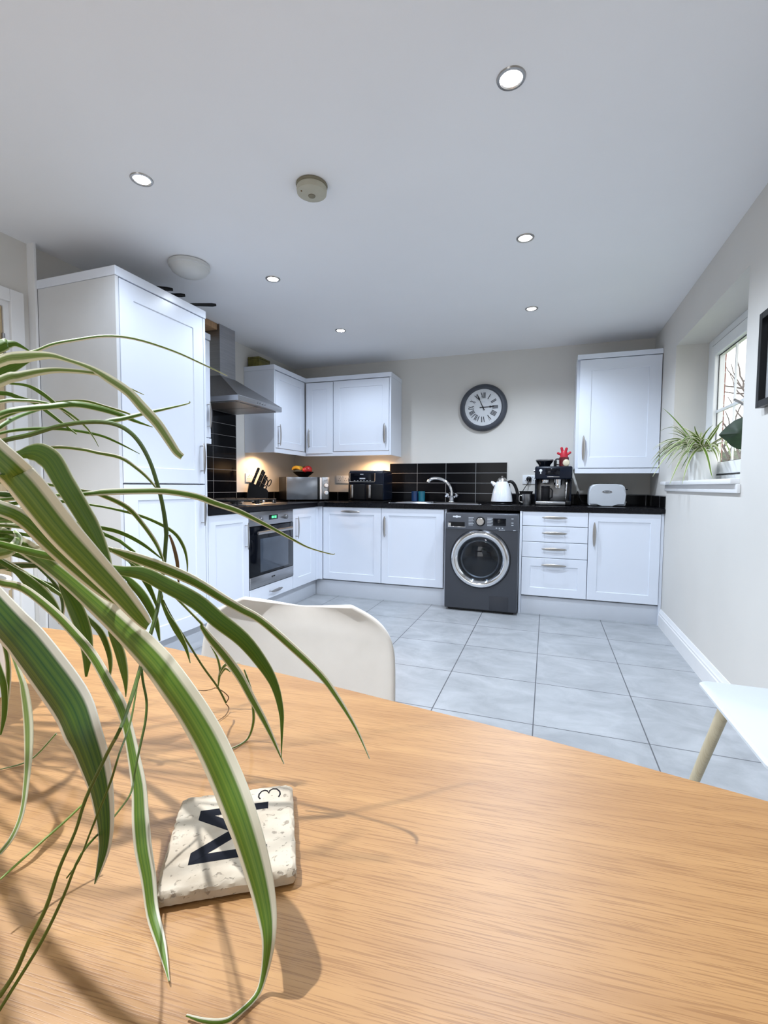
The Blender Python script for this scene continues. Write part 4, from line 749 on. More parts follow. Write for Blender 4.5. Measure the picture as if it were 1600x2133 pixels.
# spider plant blades: (kind, tone, tilt, [(x, y, z, half-width vector)])
LEAVES = [
 ('leaf',0.80,-13,[(-1.616,-4.273,0.93,0.00039,-0,-0.00236),(-1.61,-4.278,1.024,0.0005,-0,-0.00302),(-1.589,-4.284,1.121,0.00061,-0,-0.00366),(-1.549,-4.277,1.193,0.00071,-0,-0.00425),(-1.5,-4.255,1.223,0.00079,-0,-0.00472),(-1.481,-4.244,1.228,0.00071,4e-05,-0.00354),(-1.464,-4.235,1.234,0.00071,0.00011,-0.00231),(-1.447,-4.226,1.243,0.00068,0.0001,-0.00233),(-1.425,-4.213,1.25,0.0004,2e-05,-0.0021),(-1.393,-4.196,1.257,7e-05,-8e-05,-0.00185),(-1.361,-4.18,1.255,-0.00028,-0.00019,-0.00152),(-1.32,-4.159,1.242,-0.00038,-0.0002,-0.00118),(-1.286,-4.142,1.226,-0.00035,-0.00017,-0.00087),(-1.258,-4.128,1.212,-0.00012,-6e-05,-0.00029)]),
 ('leaf',0.95,2,[(-1.628,-4.279,0.93,0.00055,4e-05,-0.00266),(-1.602,-4.292,1.024,0.0007,5e-05,-0.0034),(-1.539,-4.315,1.11,0.00085,6e-05,-0.00412),(-1.458,-4.329,1.169,0.00098,6e-05,-0.00478),(-1.386,-4.325,1.192,0.00109,7e-05,-0.00531),(-1.36,-4.319,1.196,0.00073,-8e-05,-0.00583),(-1.33,-4.314,1.196,-0.00016,-0.00025,-0.00338),(-1.31,-4.31,1.191,-0.00055,-0.00031,-0.00207),(-1.284,-4.306,1.182,-0.00095,-0.00047,-0.0024),(-1.264,-4.303,1.171,-0.00197,-0.00089,-0.0034),(-1.242,-4.3,1.157,-0.00264,-0.00112,-0.00342),(-1.225,-4.299,1.141,-0.00328,-0.00135,-0.00337),(-1.208,-4.298,1.125,-0.00336,-0.00134,-0.00288),(-1.194,-4.298,1.108,-0.00313,-0.00124,-0.00239),(-1.186,-4.298,1.098,-0.00265,-0.00106,-0.00228),(-1.18,-4.297,1.093,-0.00209,-0.00084,-0.00192)]),
 ('leaf',0.85,-7,[(-1.639,-4.275,0.93,0.00068,9e-05,-0.00258),(-1.595,-4.306,1.016,0.00086,0.00011,-0.00331),(-1.498,-4.359,1.081,0.00105,0.00013,-0.00401),(-1.398,-4.383,1.129,0.00122,0.00015,-0.00465),(-1.334,-4.357,1.162,0.00135,0.00017,-0.00517),(-1.324,-4.347,1.168,0.00104,0.00011,-0.0044),(-1.312,-4.335,1.174,0.00054,-1e-05,-0.0034),(-1.301,-4.324,1.177,2e-05,-0.00014,-0.00256),(-1.282,-4.307,1.177,-0.00024,-0.00019,-0.00188),(-1.271,-4.297,1.174,-0.00058,-0.00029,-0.00156),(-1.259,-4.287,1.166,-0.00038,-0.00018,-0.00088),(-1.247,-4.276,1.159,-9e-05,-4e-05,-0.00023)]),
 ('leaf',0.20,5,[(-1.628,-4.292,0.93,0.00014,-7e-05,-0.00199),(-1.614,-4.298,1.015,0.00014,-7e-05,-0.00199),(-1.578,-4.304,1.102,0.00014,-7e-05,-0.00199),(-1.531,-4.293,1.164,0.00014,-7e-05,-0.00199),(-1.488,-4.263,1.188,6e-05,-3e-05,-0.00088),(-1.481,-4.256,1.19,-3e-05,-8e-05,-0.00118),(-1.468,-4.245,1.189,-0.00041,-0.00025,-0.00173),(-1.46,-4.236,1.183,-0.00116,-0.00053,-0.00206),(-1.45,-4.227,1.172,-0.00122,-0.00053,-0.00168),(-1.439,-4.215,1.156,-0.00056,-0.00024,-0.0007),(-1.43,-4.206,1.144,-0.00019,-8e-05,-0.00024)]),
 ('leaf',0.30,6,[(-1.643,-4.274,0.93,-0.00036,-0.00024,-0.00195),(-1.634,-4.277,1.018,-0.00036,-0.00024,-0.00195),(-1.607,-4.276,1.111,-0.00038,-0.00026,-0.00211),(-1.565,-4.265,1.172,-0.00045,-0.0003,-0.00245),(-1.521,-4.243,1.183,-0.0005,-0.00033,-0.00272),(-1.502,-4.232,1.178,-0.00057,-0.00034,-0.0024),(-1.487,-4.223,1.172,-0.00093,-0.00044,-0.00194),(-1.472,-4.215,1.159,-0.00118,-0.00052,-0.00179),(-1.458,-4.206,1.145,-0.00089,-0.00038,-0.00126),(-1.445,-4.199,1.133,-0.00037,-0.00016,-0.0005)]),
 ('leaf',0.70,-22,[(-1.615,-4.297,0.93,0.00013,-7e-05,-0.00199),(-1.601,-4.303,1.01,0.00013,-7e-05,-0.00199),(-1.566,-4.308,1.089,0.00013,-7e-05,-0.00201),(-1.519,-4.298,1.145,0.00015,-8e-05,-0.00233),(-1.476,-4.271,1.165,0.00017,-9e-05,-0.00259),(-1.459,-4.257,1.168,-1e-05,-0.00012,-0.00205),(-1.442,-4.243,1.167,-0.00033,-0.00022,-0.00173),(-1.425,-4.23,1.159,-0.0008,-0.00037,-0.00157),(-1.409,-4.216,1.141,-0.00077,-0.00032,-0.00089),(-1.402,-4.209,1.126,-0.00046,-0.00018,-0.00036),(-1.399,-4.205,1.115,-0.00025,-0.0001,-0.00016)]),
 ('leaf',0.30,-24,[(-1.621,-4.288,0.93,0.00048,5e-05,-0.00194),(-1.601,-4.298,1.002,0.00052,6e-05,-0.00211),(-1.555,-4.31,1.069,0.00063,7e-05,-0.00256),(-1.503,-4.306,1.121,0.00073,8e-05,-0.00297),(-1.464,-4.279,1.149,0.00081,9e-05,-0.0033),(-1.45,-4.262,1.157,0.00063,1e-05,-0.0037),(-1.432,-4.243,1.162,0.00039,-9e-05,-0.00381),(-1.414,-4.224,1.167,-5e-05,-0.00025,-0.0039),(-1.396,-4.207,1.164,-0.0007,-0.00046,-0.00358),(-1.378,-4.19,1.157,-0.0008,-0.00044,-0.00265),(-1.365,-4.179,1.15,-0.00056,-0.0003,-0.00178),(-1.35,-4.165,1.143,-8e-05,-5e-05,-0.0003)]),
 ('leaf',0.60,17,[(-1.641,-4.291,0.93,0.00044,4e-05,-0.00195),(-1.627,-4.287,1.006,0.00044,4e-05,-0.00195),(-1.592,-4.273,1.082,0.00044,4e-05,-0.00195),(-1.547,-4.248,1.139,0.00044,4e-05,-0.00195),(-1.506,-4.218,1.167,0.00028,3e-05,-0.00125),(-1.483,-4.198,1.177,0.00022,-2e-05,-0.00161),(-1.457,-4.178,1.181,-8e-05,-0.00012,-0.00165),(-1.437,-4.162,1.175,-0.00038,-0.00023,-0.00161),(-1.414,-4.146,1.167,-0.00044,-0.00023,-0.00126),(-1.41,-4.142,1.163,-0.00019,-8e-05,-0.00027)]),
 ('leaf',0.30,-12,[(-1.622,-4.274,0.93,0.00092,0.00022,-0.00176),(-1.601,-4.28,0.9941,0.00092,0.00022,-0.00176),(-1.559,-4.286,1.057,0.001,0.00024,-0.0019),(-1.526,-4.276,1.108,0.00116,0.00028,-0.00221),(-1.52,-4.245,1.14,0.00128,0.00031,-0.00245),(-1.524,-4.221,1.156,0.00088,0.00019,-0.00206),(-1.524,-4.195,1.169,0.00052,9e-05,-0.00158),(-1.523,-4.181,1.175,0.00021,4e-05,-0.00065)]),
 ('leaf',0.30,-13,[(-1.644,-4.282,0.93,0.00032,-0,-0.00197),(-1.624,-4.289,0.996,0.00032,-0,-0.00197),(-1.579,-4.296,1.06,0.00032,-0,-0.00197),(-1.531,-4.287,1.107,0.00032,-0,-0.00197),(-1.497,-4.26,1.129,0.00029,-0,-0.00177),(-1.48,-4.235,1.137,0.00019,-6e-05,-0.00214),(-1.457,-4.207,1.139,-9e-05,-0.00014,-0.0019),(-1.432,-4.179,1.134,-0.00033,-0.00021,-0.00159),(-1.417,-4.162,1.125,-0.0005,-0.00025,-0.00121),(-1.399,-4.141,1.11,-0.00014,-7e-05,-0.0003)]),
 ('leaf',0.50,25,[(-1.644,-4.278,0.93,0.00101,0.00026,-0.00171),(-1.625,-4.277,0.984,0.00101,0.00026,-0.00171),(-1.581,-4.272,1.032,0.00101,0.00026,-0.00171),(-1.53,-4.264,1.07,0.00101,0.00026,-0.00171),(-1.489,-4.255,1.095,0.00046,0.00012,-0.00077),(-1.473,-4.251,1.104,0.00071,0.00015,-0.00164),(-1.452,-4.246,1.11,0.00033,1e-05,-0.00176),(-1.423,-4.238,1.112,3e-05,-0.0001,-0.00178),(-1.393,-4.231,1.109,-0.00021,-0.00018,-0.00175),(-1.374,-4.227,1.105,-0.00031,-0.00021,-0.00173),(-1.345,-4.22,1.099,-0.00068,-0.00035,-0.0019),(-1.322,-4.216,1.085,-0.00112,-0.00049,-0.00163),(-1.306,-4.214,1.072,-0.00116,-0.00048,-0.00121),(-1.295,-4.212,1.059,-0.00041,-0.00017,-0.00037)]),
 ('leaf',0.35,10,[(-1.635,-4.274,0.93,0.00047,5e-05,-0.00194),(-1.599,-4.29,1,0.00057,6e-05,-0.00236),(-1.515,-4.32,1.048,0.00069,8e-05,-0.00286),(-1.42,-4.34,1.077,0.00081,9e-05,-0.00332),(-1.348,-4.337,1.094,0.0009,0.0001,-0.00369),(-1.335,-4.333,1.097,0.00087,-0.00011,-0.00704),(-1.324,-4.331,1.096,-0.0035,-0.00179,-0.0096),(-1.311,-4.329,1.088,-0.00857,-0.00343,-0.00726),(-1.296,-4.328,1.067,-0.00888,-0.00345,-0.00587),(-1.279,-4.327,1.045,-0.00807,-0.00314,-0.00536),(-1.261,-4.326,1.02,-0.00719,-0.00276,-0.00409),(-1.246,-4.326,0.996,-0.00423,-0.00161,-0.00215),(-1.239,-4.326,0.9845,-0.00096,-0.00036,-0.00048)]),
 ('leaf',0.75,15,[(-1.616,-4.285,0.93,-0.00329,-0.00135,-0.00337),(-1.546,-4.328,1.05,-0.00421,-0.00173,-0.00432),(-1.399,-4.409,1.126,-0.0051,-0.00209,-0.00523),(-1.254,-4.463,1.134,-0.00592,-0.00243,-0.00607),(-1.172,-4.458,1.081,-0.00658,-0.0027,-0.00675),(-1.166,-4.454,1.071,-0.00821,-0.00332,-0.00761),(-1.159,-4.45,1.06,-0.00907,-0.00365,-0.00808),(-1.146,-4.441,1.036,-0.00835,-0.00339,-0.00791),(-1.132,-4.432,1.015,-0.00695,-0.00285,-0.00706),(-1.118,-4.424,0.9954,-0.00573,-0.00235,-0.00589),(-1.109,-4.419,0.9817,-0.00459,-0.00187,-0.00452),(-1.105,-4.416,0.9747,-0.00346,-0.00142,-0.00352),(-1.102,-4.415,0.9719,-0.00251,-0.00104,-0.00274)]),
 ('leaf',0.60,-1,[(-1.615,-4.291,0.93,-0.00137,-0.00067,-0.00329),(-1.577,-4.311,1.002,-0.00176,-0.00086,-0.00421),(-1.493,-4.348,1.048,-0.00213,-0.00104,-0.0051),(-1.402,-4.368,1.06,-0.00247,-0.00121,-0.00593),(-1.34,-4.358,1.043,-0.00274,-0.00135,-0.00659),(-1.323,-4.349,1.033,-0.00396,-0.00176,-0.00645),(-1.3,-4.338,1.008,-0.00593,-0.0025,-0.00726),(-1.277,-4.325,0.98,-0.00554,-0.00232,-0.00655),(-1.26,-4.316,0.9596,-0.00341,-0.00144,-0.00429),(-1.248,-4.31,0.9468,-0.00084,-0.00036,-0.00109)]),
 ('leaf',0.70,18,[(-1.643,-4.282,0.93,-0.00216,-0.00101,-0.00439),(-1.622,-4.279,0.9677,-0.00276,-0.0013,-0.00562),(-1.574,-4.274,0.9939,-0.00335,-0.00157,-0.0068),(-1.521,-4.271,1.005,-0.00389,-0.00182,-0.0079),(-1.483,-4.272,1.003,-0.00432,-0.00203,-0.00878),(-1.419,-4.28,0.9872,-0.00541,-0.00245,-0.00948),(-1.356,-4.291,0.9681,-0.00663,-0.00285,-0.00911),(-1.294,-4.305,0.9473,-0.00757,-0.00319,-0.00926),(-1.236,-4.321,0.9295,-0.0085,-0.00354,-0.00969),(-1.181,-4.339,0.9135,-0.00998,-0.00406,-0.00965),(-1.141,-4.355,0.9001,-0.011,-0.00436,-0.00869),(-1.115,-4.363,0.8851,-0.0116,-0.00452,-0.00777),(-1.091,-4.372,0.8701,-0.01171,-0.00449,-0.00669),(-1.067,-4.384,0.8552,-0.01128,-0.00426,-0.00527),(-1.043,-4.398,0.8402,-0.0106,-0.00395,-0.00411),(-1.026,-4.407,0.8219,-0.0093,-0.00342,-0.0028),(-1.013,-4.415,0.8045,-0.00693,-0.00251,-0.00138),(-1.005,-4.423,0.7921,-0.00411,-0.00144,-3e-05),(-1.005,-4.428,0.7737,-0.00186,-0.00062,0.00045),(-1.006,-4.435,0.7676,-0.0011,-0.00034,0.0008),(-1.011,-4.447,0.7676,-0.00071,-0.00019,0.00097),(-1.016,-4.452,0.7677,-0.00019,0,0.00119),(-1.026,-4.455,0.7676,0.00016,0.00012,0.00105),(-1.037,-4.456,0.7676,0.00011,6e-05,0.00039)]),
 ('leaf',0.15,12,[(-1.644,-4.294,0.93,-0.00492,-0.002,-0.00467),(-1.585,-4.319,1.009,-0.00629,-0.00255,-0.00598),(-1.452,-4.37,1.029,-0.00762,-0.00309,-0.00724),(-1.31,-4.417,1.009,-0.00885,-0.00359,-0.0084),(-1.212,-4.438,0.9729,-0.00983,-0.00399,-0.00934),(-1.185,-4.441,0.9587,-0.0112,-0.0045,-0.00989),(-1.158,-4.445,0.9436,-0.01177,-0.00466,-0.00917),(-1.131,-4.45,0.9285,-0.01172,-0.00455,-0.00756),(-1.113,-4.456,0.9162,-0.01119,-0.00422,-0.00507),(-1.105,-4.456,0.9004,-0.00999,-0.00369,-0.00336),(-1.099,-4.456,0.8839,-0.00757,-0.00276,-0.00187),(-1.095,-4.457,0.8675,-0.0056,-0.00199,-0.00058),(-1.094,-4.458,0.8539,-0.00374,-0.00129,0.00032),(-1.095,-4.46,0.8431,-0.00208,-0.0007,0.00053),(-1.097,-4.462,0.8324,-0.00026,-9e-05,8e-05)]),
 ('leaf',0.55,5,[(-1.633,-4.282,0.93,-0.00049,-0.00029,-0.00207),(-1.605,-4.287,0.9633,-0.00063,-0.00037,-0.00265),(-1.544,-4.296,0.9689,-0.00076,-0.00045,-0.00321),(-1.476,-4.305,0.9625,-0.00088,-0.00053,-0.00372),(-1.427,-4.309,0.9565,-0.00098,-0.00058,-0.00414),(-1.389,-4.309,0.9527,-0.00193,-0.0009,-0.0039),(-1.336,-4.315,0.9342,-0.00288,-0.00122,-0.00358),(-1.296,-4.321,0.9158,-0.00332,-0.00135,-0.00321),(-1.263,-4.328,0.8994,-0.00372,-0.00147,-0.00279),(-1.234,-4.337,0.882,-0.004,-0.00154,-0.00241),(-1.21,-4.345,0.8676,-0.00446,-0.00168,-0.00205),(-1.193,-4.353,0.8531,-0.00418,-0.00154,-0.00119),(-1.176,-4.363,0.8368,-0.00466,-0.00169,-0.00102),(-1.159,-4.374,0.8214,-0.00547,-0.00195,-0.00064),(-1.145,-4.386,0.8075,-0.00598,-0.00212,-0.00039),(-1.131,-4.397,0.7955,-0.00586,-0.0021,-0.00079),(-1.118,-4.405,0.7829,-0.005,-0.0018,-0.00083),(-1.104,-4.415,0.7701,-0.00383,-0.00139,-0.00089),(-1.082,-4.429,0.7675,-0.00256,-0.00094,-0.0007),(-1.06,-4.445,0.7676,-0.00026,-0.0001,-7e-05)]),
 ('leaf',0.80,17,[(-1.64,-4.299,0.93,-0.00066,-0.00034,-0.00186),(-1.594,-4.297,0.9932,-0.00066,-0.00034,-0.00186),(-1.49,-4.293,1.017,-0.00066,-0.00034,-0.00186),(-1.377,-4.288,1.014,-0.00066,-0.00034,-0.00186),(-1.297,-4.282,0.9986,-0.00051,-0.00026,-0.00144),(-1.288,-4.281,0.9958,-0.0009,-0.00049,-0.0029),(-1.262,-4.279,0.9892,-0.00163,-0.00088,-0.00526),(-1.224,-4.276,0.9794,-0.00208,-0.00107,-0.00577),(-1.188,-4.273,0.9675,-0.00233,-0.00111,-0.005),(-1.153,-4.272,0.952,-0.00219,-0.00101,-0.00414),(-1.134,-4.271,0.9439,-0.00194,-0.00089,-0.00369),(-1.113,-4.27,0.9353,-0.00215,-0.00094,-0.00321),(-1.08,-4.271,0.9148,-0.00237,-0.001,-0.00291),(-1.047,-4.273,0.8922,-0.00227,-0.00093,-0.00227),(-1.028,-4.276,0.8745,-0.00186,-0.00073,-0.00134),(-1.008,-4.28,0.8518,-0.00105,-0.0004,-0.00061),(-0.9922,-4.286,0.8299,-0.00018,-7e-05,-9e-05)]),
 ('leaf',0.40,-1,[(-1.619,-4.291,0.93,-0.00024,-0.00021,-0.00211),(-1.571,-4.3,0.9924,-0.00031,-0.00027,-0.0027),(-1.462,-4.316,1.005,-0.00038,-0.00032,-0.00327),(-1.342,-4.321,0.9943,-0.00044,-0.00037,-0.0038),(-1.255,-4.311,0.9827,-0.00048,-0.00042,-0.00422),(-1.226,-4.303,0.9791,-0.00167,-0.00095,-0.00632),(-1.203,-4.297,0.9683,-0.00317,-0.0015,-0.00666),(-1.173,-4.29,0.9531,-0.00397,-0.00178,-0.00665),(-1.151,-4.286,0.9361,-0.00468,-0.00201,-0.00636),(-1.126,-4.28,0.9171,-0.00479,-0.00199,-0.00529),(-1.105,-4.277,0.8936,-0.00439,-0.00173,-0.0033),(-1.093,-4.276,0.8742,-0.00342,-0.00128,-0.00138),(-1.086,-4.277,0.8522,-0.00233,-0.00084,-0.00041),(-1.084,-4.279,0.8351,-0.00129,-0.00045,-1e-05),(-1.083,-4.282,0.8089,-0.00021,-7e-05,1e-05)]),
 ('leaf',0.75,7,[(-1.616,-4.273,0.93,-0.00151,-0.0006,-0.00117),(-1.555,-4.27,1.003,-0.00151,-0.0006,-0.00117),(-1.421,-4.264,1.015,-0.00151,-0.0006,-0.00117),(-1.287,-4.258,0.9803,-0.00151,-0.0006,-0.00117),(-1.206,-4.254,0.9251,-0.00097,-0.00038,-0.00076),(-1.197,-4.254,0.915,-0.00192,-0.00076,-0.00152),(-1.187,-4.254,0.904,-0.00292,-0.00118,-0.0026),(-1.169,-4.253,0.8867,-0.00354,-0.00141,-0.00295),(-1.151,-4.252,0.8664,-0.00375,-0.00146,-0.00256),(-1.136,-4.253,0.8459,-0.00324,-0.00125,-0.00195),(-1.117,-4.254,0.82,-0.00226,-0.00086,-0.00121),(-1.096,-4.256,0.7861,-0.00021,-8e-05,-0.0001)]),
 ('leaf',0.70,-17,[(-1.634,-4.286,0.93,0.00018,-5e-05,-0.00199),(-1.586,-4.303,1.001,0.00018,-5e-05,-0.00199),(-1.478,-4.33,1.036,0.00018,-5e-05,-0.00199),(-1.363,-4.338,1.051,0.00018,-5e-05,-0.00199),(-1.284,-4.316,1.057,0.00019,-6e-05,-0.00213),(-1.268,-4.307,1.059,0.00024,-0.0001,-0.0031),(-1.244,-4.293,1.06,0.0001,-0.00015,-0.00314),(-1.219,-4.279,1.06,-0.00021,-0.00026,-0.00316),(-1.194,-4.264,1.055,-0.00058,-0.00039,-0.00314),(-1.178,-4.255,1.048,-0.00084,-0.00046,-0.00283),(-1.158,-4.244,1.04,-0.00092,-0.00047,-0.00256),(-1.142,-4.236,1.031,-0.0009,-0.00044,-0.00205),(-1.126,-4.227,1.021,-0.00077,-0.00036,-0.00157),(-1.109,-4.218,1.01,-0.00053,-0.00025,-0.00114),(-1.093,-4.209,1,-0.00024,-0.00013,-0.00073),(-1.072,-4.198,0.9927,-0.0001,-7e-05,-0.00051),(-1.068,-4.196,0.9932,4e-05,-0,-0.00026)]),
 ('leaf',0.60,7,[(-1.629,-4.281,0.93,-0.0004,-0.00025,-0.00194),(-1.585,-4.295,1.006,-0.0004,-0.00025,-0.00194),(-1.485,-4.316,1.053,-0.0004,-0.00025,-0.00194),(-1.379,-4.322,1.069,-0.0004,-0.00025,-0.00194),(-1.305,-4.302,1.06,-0.0003,-0.00019,-0.00144),(-1.286,-4.292,1.054,-0.00071,-0.00037,-0.0021),(-1.267,-4.281,1.042,-0.00135,-0.00059,-0.00204),(-1.254,-4.274,1.024,-0.00163,-0.00066,-0.00146),(-1.244,-4.268,1.005,-0.00166,-0.00064,-0.00101),(-1.24,-4.264,0.99,-0.00112,-0.00042,-0.00047),(-1.238,-4.263,0.9832,-0.00023,-9e-05,-8e-05)]),
 ('leaf',0.30,18,[(-1.627,-4.283,0.93,-0.0003,-0.00022,-0.00196),(-1.593,-4.283,0.992,-0.0003,-0.00022,-0.00196),(-1.516,-4.277,1.031,-0.0003,-0.00022,-0.00196),(-1.431,-4.263,1.046,-0.0003,-0.00022,-0.00196),(-1.371,-4.242,1.042,-0.00018,-0.00013,-0.00113),(-1.333,-4.223,1.033,-0.0003,-0.00019,-0.00142),(-1.31,-4.211,1.024,-0.00063,-0.00032,-0.00161),(-1.286,-4.2,1.009,-0.00116,-0.0005,-0.00164),(-1.276,-4.194,0.9913,-0.00173,-0.00066,-0.00094),(-1.272,-4.192,0.9726,-0.00111,-0.0004,-0.00019),(-1.273,-4.191,0.9567,-0.00028,-0.0001,-1e-05)]),
 ('leaf',0.30,1,[(-1.626,-4.272,0.93,-0.00036,-0.00024,-0.00195),(-1.587,-4.278,0.9903,-0.00036,-0.00024,-0.00195),(-1.499,-4.285,1.021,-0.00036,-0.00024,-0.00195),(-1.407,-4.279,1.027,-0.00036,-0.00024,-0.00196),(-1.345,-4.255,1.017,-0.0004,-0.00027,-0.00218),(-1.324,-4.241,1.01,-0.00067,-0.00036,-0.00212),(-1.305,-4.228,0.9962,-0.00097,-0.00044,-0.00169),(-1.288,-4.216,0.9776,-0.00032,-0.00014,-0.00046)]),
 ('leaf',0.30,12,[(-1.63,-4.287,0.93,-0.0013,-0.00054,-0.00142),(-1.592,-4.283,0.9708,-0.0013,-0.00054,-0.00142),(-1.511,-4.274,0.9725,-0.0013,-0.00054,-0.00142),(-1.429,-4.263,0.9484,-0.0013,-0.00054,-0.00142),(-1.38,-4.252,0.9158,-0.00113,-0.00047,-0.00123),(-1.369,-4.249,0.9044,-0.00213,-0.00087,-0.00218),(-1.355,-4.245,0.8883,-0.00344,-0.00134,-0.00227),(-1.346,-4.243,0.8665,-0.00337,-0.00124,-0.0011),(-1.343,-4.243,0.8498,-0.00244,-0.00087,-0.00021),(-1.343,-4.244,0.8348,-0.00055,-0.00019,2e-05)]),
 ('leaf',0.20,9,[(-1.623,-4.293,0.93,-0.00181,-0.00066,-0.00053),(-1.569,-4.289,0.9879,-0.00181,-0.00066,-0.00053),(-1.457,-4.282,1,-0.00181,-0.00066,-0.00053),(-1.357,-4.275,0.9725,-0.00181,-0.00066,-0.00053),(-1.313,-4.271,0.9214,-0.00146,-0.00053,-0.00043),(-1.308,-4.27,0.9017,-0.00381,-0.00142,-0.00137),(-1.3,-4.268,0.8808,-0.00548,-0.00203,-0.00196),(-1.294,-4.268,0.8611,-0.00467,-0.0017,-0.00111),(-1.291,-4.268,0.844,-0.00226,-0.00081,-0.00022),(-1.291,-4.268,0.8295,-0.00025,-9e-05,-0)]),
 ('leaf',0.25,-22,[(-1.636,-4.271,0.93,-0.00154,-0.00061,-0.00112),(-1.596,-4.273,0.9794,-0.00154,-0.00061,-0.00112),(-1.511,-4.277,0.9994,-0.00154,-0.00061,-0.00112),(-1.43,-4.277,0.9888,-0.00155,-0.00061,-0.00112),(-1.386,-4.273,0.9572,-0.00172,-0.00067,-0.00125),(-1.378,-4.271,0.9456,-0.00356,-0.00138,-0.00229),(-1.366,-4.268,0.9234,-0.00638,-0.00242,-0.00315),(-1.356,-4.266,0.8979,-0.00655,-0.00241,-0.00192),(-1.351,-4.266,0.8718,-0.00497,-0.00177,-0.00042),(-1.351,-4.268,0.844,-0.00105,-0.00037,1e-05)]),
 ('leaf',0.85,13,[(-1.629,-4.284,0.93,-0.00182,-0.00067,-0.0005),(-1.583,-4.293,0.9778,-0.00182,-0.00067,-0.0005),(-1.482,-4.316,0.9712,-0.00182,-0.00067,-0.0005),(-1.38,-4.341,0.933,-0.00186,-0.00068,-0.00051),(-1.319,-4.36,0.8888,-0.00206,-0.00076,-0.00056),(-1.305,-4.365,0.8745,-0.00371,-0.00134,-0.0007),(-1.289,-4.373,0.8541,-0.00426,-0.00152,-0.00036),(-1.274,-4.383,0.8345,-0.00356,-0.00125,0),(-1.262,-4.393,0.8163,-0.0023,-0.00079,0.0002),(-1.25,-4.405,0.7983,-0.00162,-0.00054,0.00043),(-1.245,-4.416,0.7871,-0.00143,-0.00045,0.00082),(-1.245,-4.425,0.7809,-0.00115,-0.00035,0.00087)]),
 ('leaf',0.30,5,[(-1.645,-4.287,0.93,-0.00182,-0.00067,-0.0005),(-1.581,-4.277,0.999,-0.00182,-0.00067,-0.0005),(-1.449,-4.254,1.022,-0.00182,-0.00067,-0.0005),(-1.332,-4.235,0.999,-0.00182,-0.00067,-0.0005),(-1.283,-4.227,0.9446,-0.00077,-0.00028,-0.00021),(-1.279,-4.226,0.9288,-0.00151,-0.00056,-0.00056),(-1.272,-4.225,0.913,-0.0021,-0.00081,-0.0012),(-1.262,-4.223,0.8966,-0.00322,-0.00124,-0.00196),(-1.251,-4.22,0.8757,-0.00196,-0.00074,-0.00087),(-1.245,-4.219,0.8565,-0.00025,-9e-05,-8e-05)]),
 ('leaf',0.70,-10,[(-1.185,-4.198,0.849,-0.00076,-0.00028,-0.00026),(-1.178,-4.197,0.8293,-0.00129,-0.00047,-0.00034),(-1.174,-4.197,0.8061,-0.00159,-0.00057,-0.00017),(-1.173,-4.198,0.7868,-0.00159,-0.00054,0.00028),(-1.179,-4.201,0.7675,-0.00087,-0.00026,0.00068),(-1.183,-4.221,0.7671,-0.00033,-7e-05,0.00075),(-1.191,-4.226,0.7671,-4e-05,0,0.00027)]),
 ('leaf',0.25,-23,[(-1.367,-4.224,1.143,0.00015,0,-0.00087),(-1.361,-4.22,1.145,0.0005,2e-05,-0.00261),(-1.349,-4.212,1.148,0.00063,5e-05,-0.0029),(-1.331,-4.199,1.155,0.00054,5e-05,-0.00233),(-1.306,-4.183,1.163,0.00034,3e-05,-0.00147),(-1.286,-4.17,1.17,0.00019,3e-05,-0.00058),(-1.285,-4.169,1.173,0.00027,9e-05,-0.00011)]),
 ('leaf',0.80,18,[(-1.343,-4.31,0.799,-0.00074,-0.00022,0.00068),(-1.362,-4.318,0.7762,-0.00066,-0.00019,0.00077),(-1.376,-4.324,0.7671,-0.00029,-6e-05,0.00072),(-1.387,-4.339,0.7671,-0.00014,-2e-05,0.00048)]),
 ('leaf',2.00,-1,[(-1.234,-4.259,1.013,-0.00068,-0.00025,-0.00027),(-1.23,-4.258,1.002,-0.00139,-0.00051,-0.00043),(-1.225,-4.258,0.9841,-0.00168,-0.0006,-0.00029),(-1.224,-4.258,0.9661,-0.00097,-0.00034,-0.0001),(-1.222,-4.258,0.9517,-0.00024,-9e-05,-3e-05)]),
 ('leaf',0.15,11,[(-1.628,-4.299,0.93,-0.00028,-0.00021,-0.00197),(-1.616,-4.293,0.9773,-0.00033,-0.00025,-0.00234),(-1.587,-4.279,1.022,-0.0004,-0.00031,-0.00283),(-1.55,-4.262,1.049,-0.00046,-0.00035,-0.00329),(-1.518,-4.25,1.053,-0.00051,-0.00039,-0.00366),(-1.494,-4.242,1.048,-0.0012,-0.0007,-0.00475),(-1.474,-4.235,1.039,-0.0019,-0.00087,-0.00344),(-1.453,-4.229,1.022,-0.00053,-0.00023,-0.00073)]),
 ('leaf',0.20,19,[(-1.627,-4.281,0.93,0.00073,0.00013,-0.00219),(-1.621,-4.273,0.9622,0.00093,0.00016,-0.0028),(-1.605,-4.255,0.9901,0.00113,0.0002,-0.00339),(-1.584,-4.236,1.011,0.00131,0.00023,-0.00394),(-1.561,-4.224,1.022,0.00146,0.00025,-0.00438),(-1.537,-4.215,1.031,0.00068,3e-05,-0.00356),(-1.509,-4.205,1.032,9e-05,-5e-05,-0.00132)]),
 ('leaf',0.20,11,[(-1.643,-4.281,0.93,0.00042,3e-05,-0.00196),(-1.627,-4.278,0.964,0.00042,3e-05,-0.00196),(-1.59,-4.271,0.9903,0.0005,4e-05,-0.00234),(-1.548,-4.261,1.008,0.00058,4e-05,-0.00272),(-1.517,-4.252,1.017,0.00065,5e-05,-0.00302),(-1.482,-4.239,1.024,0.00031,-0.00011,-0.0037),(-1.461,-4.232,1.021,-0.00075,-0.0004,-0.00232),(-1.444,-4.226,1.01,-0.00029,-0.00013,-0.00053)]),
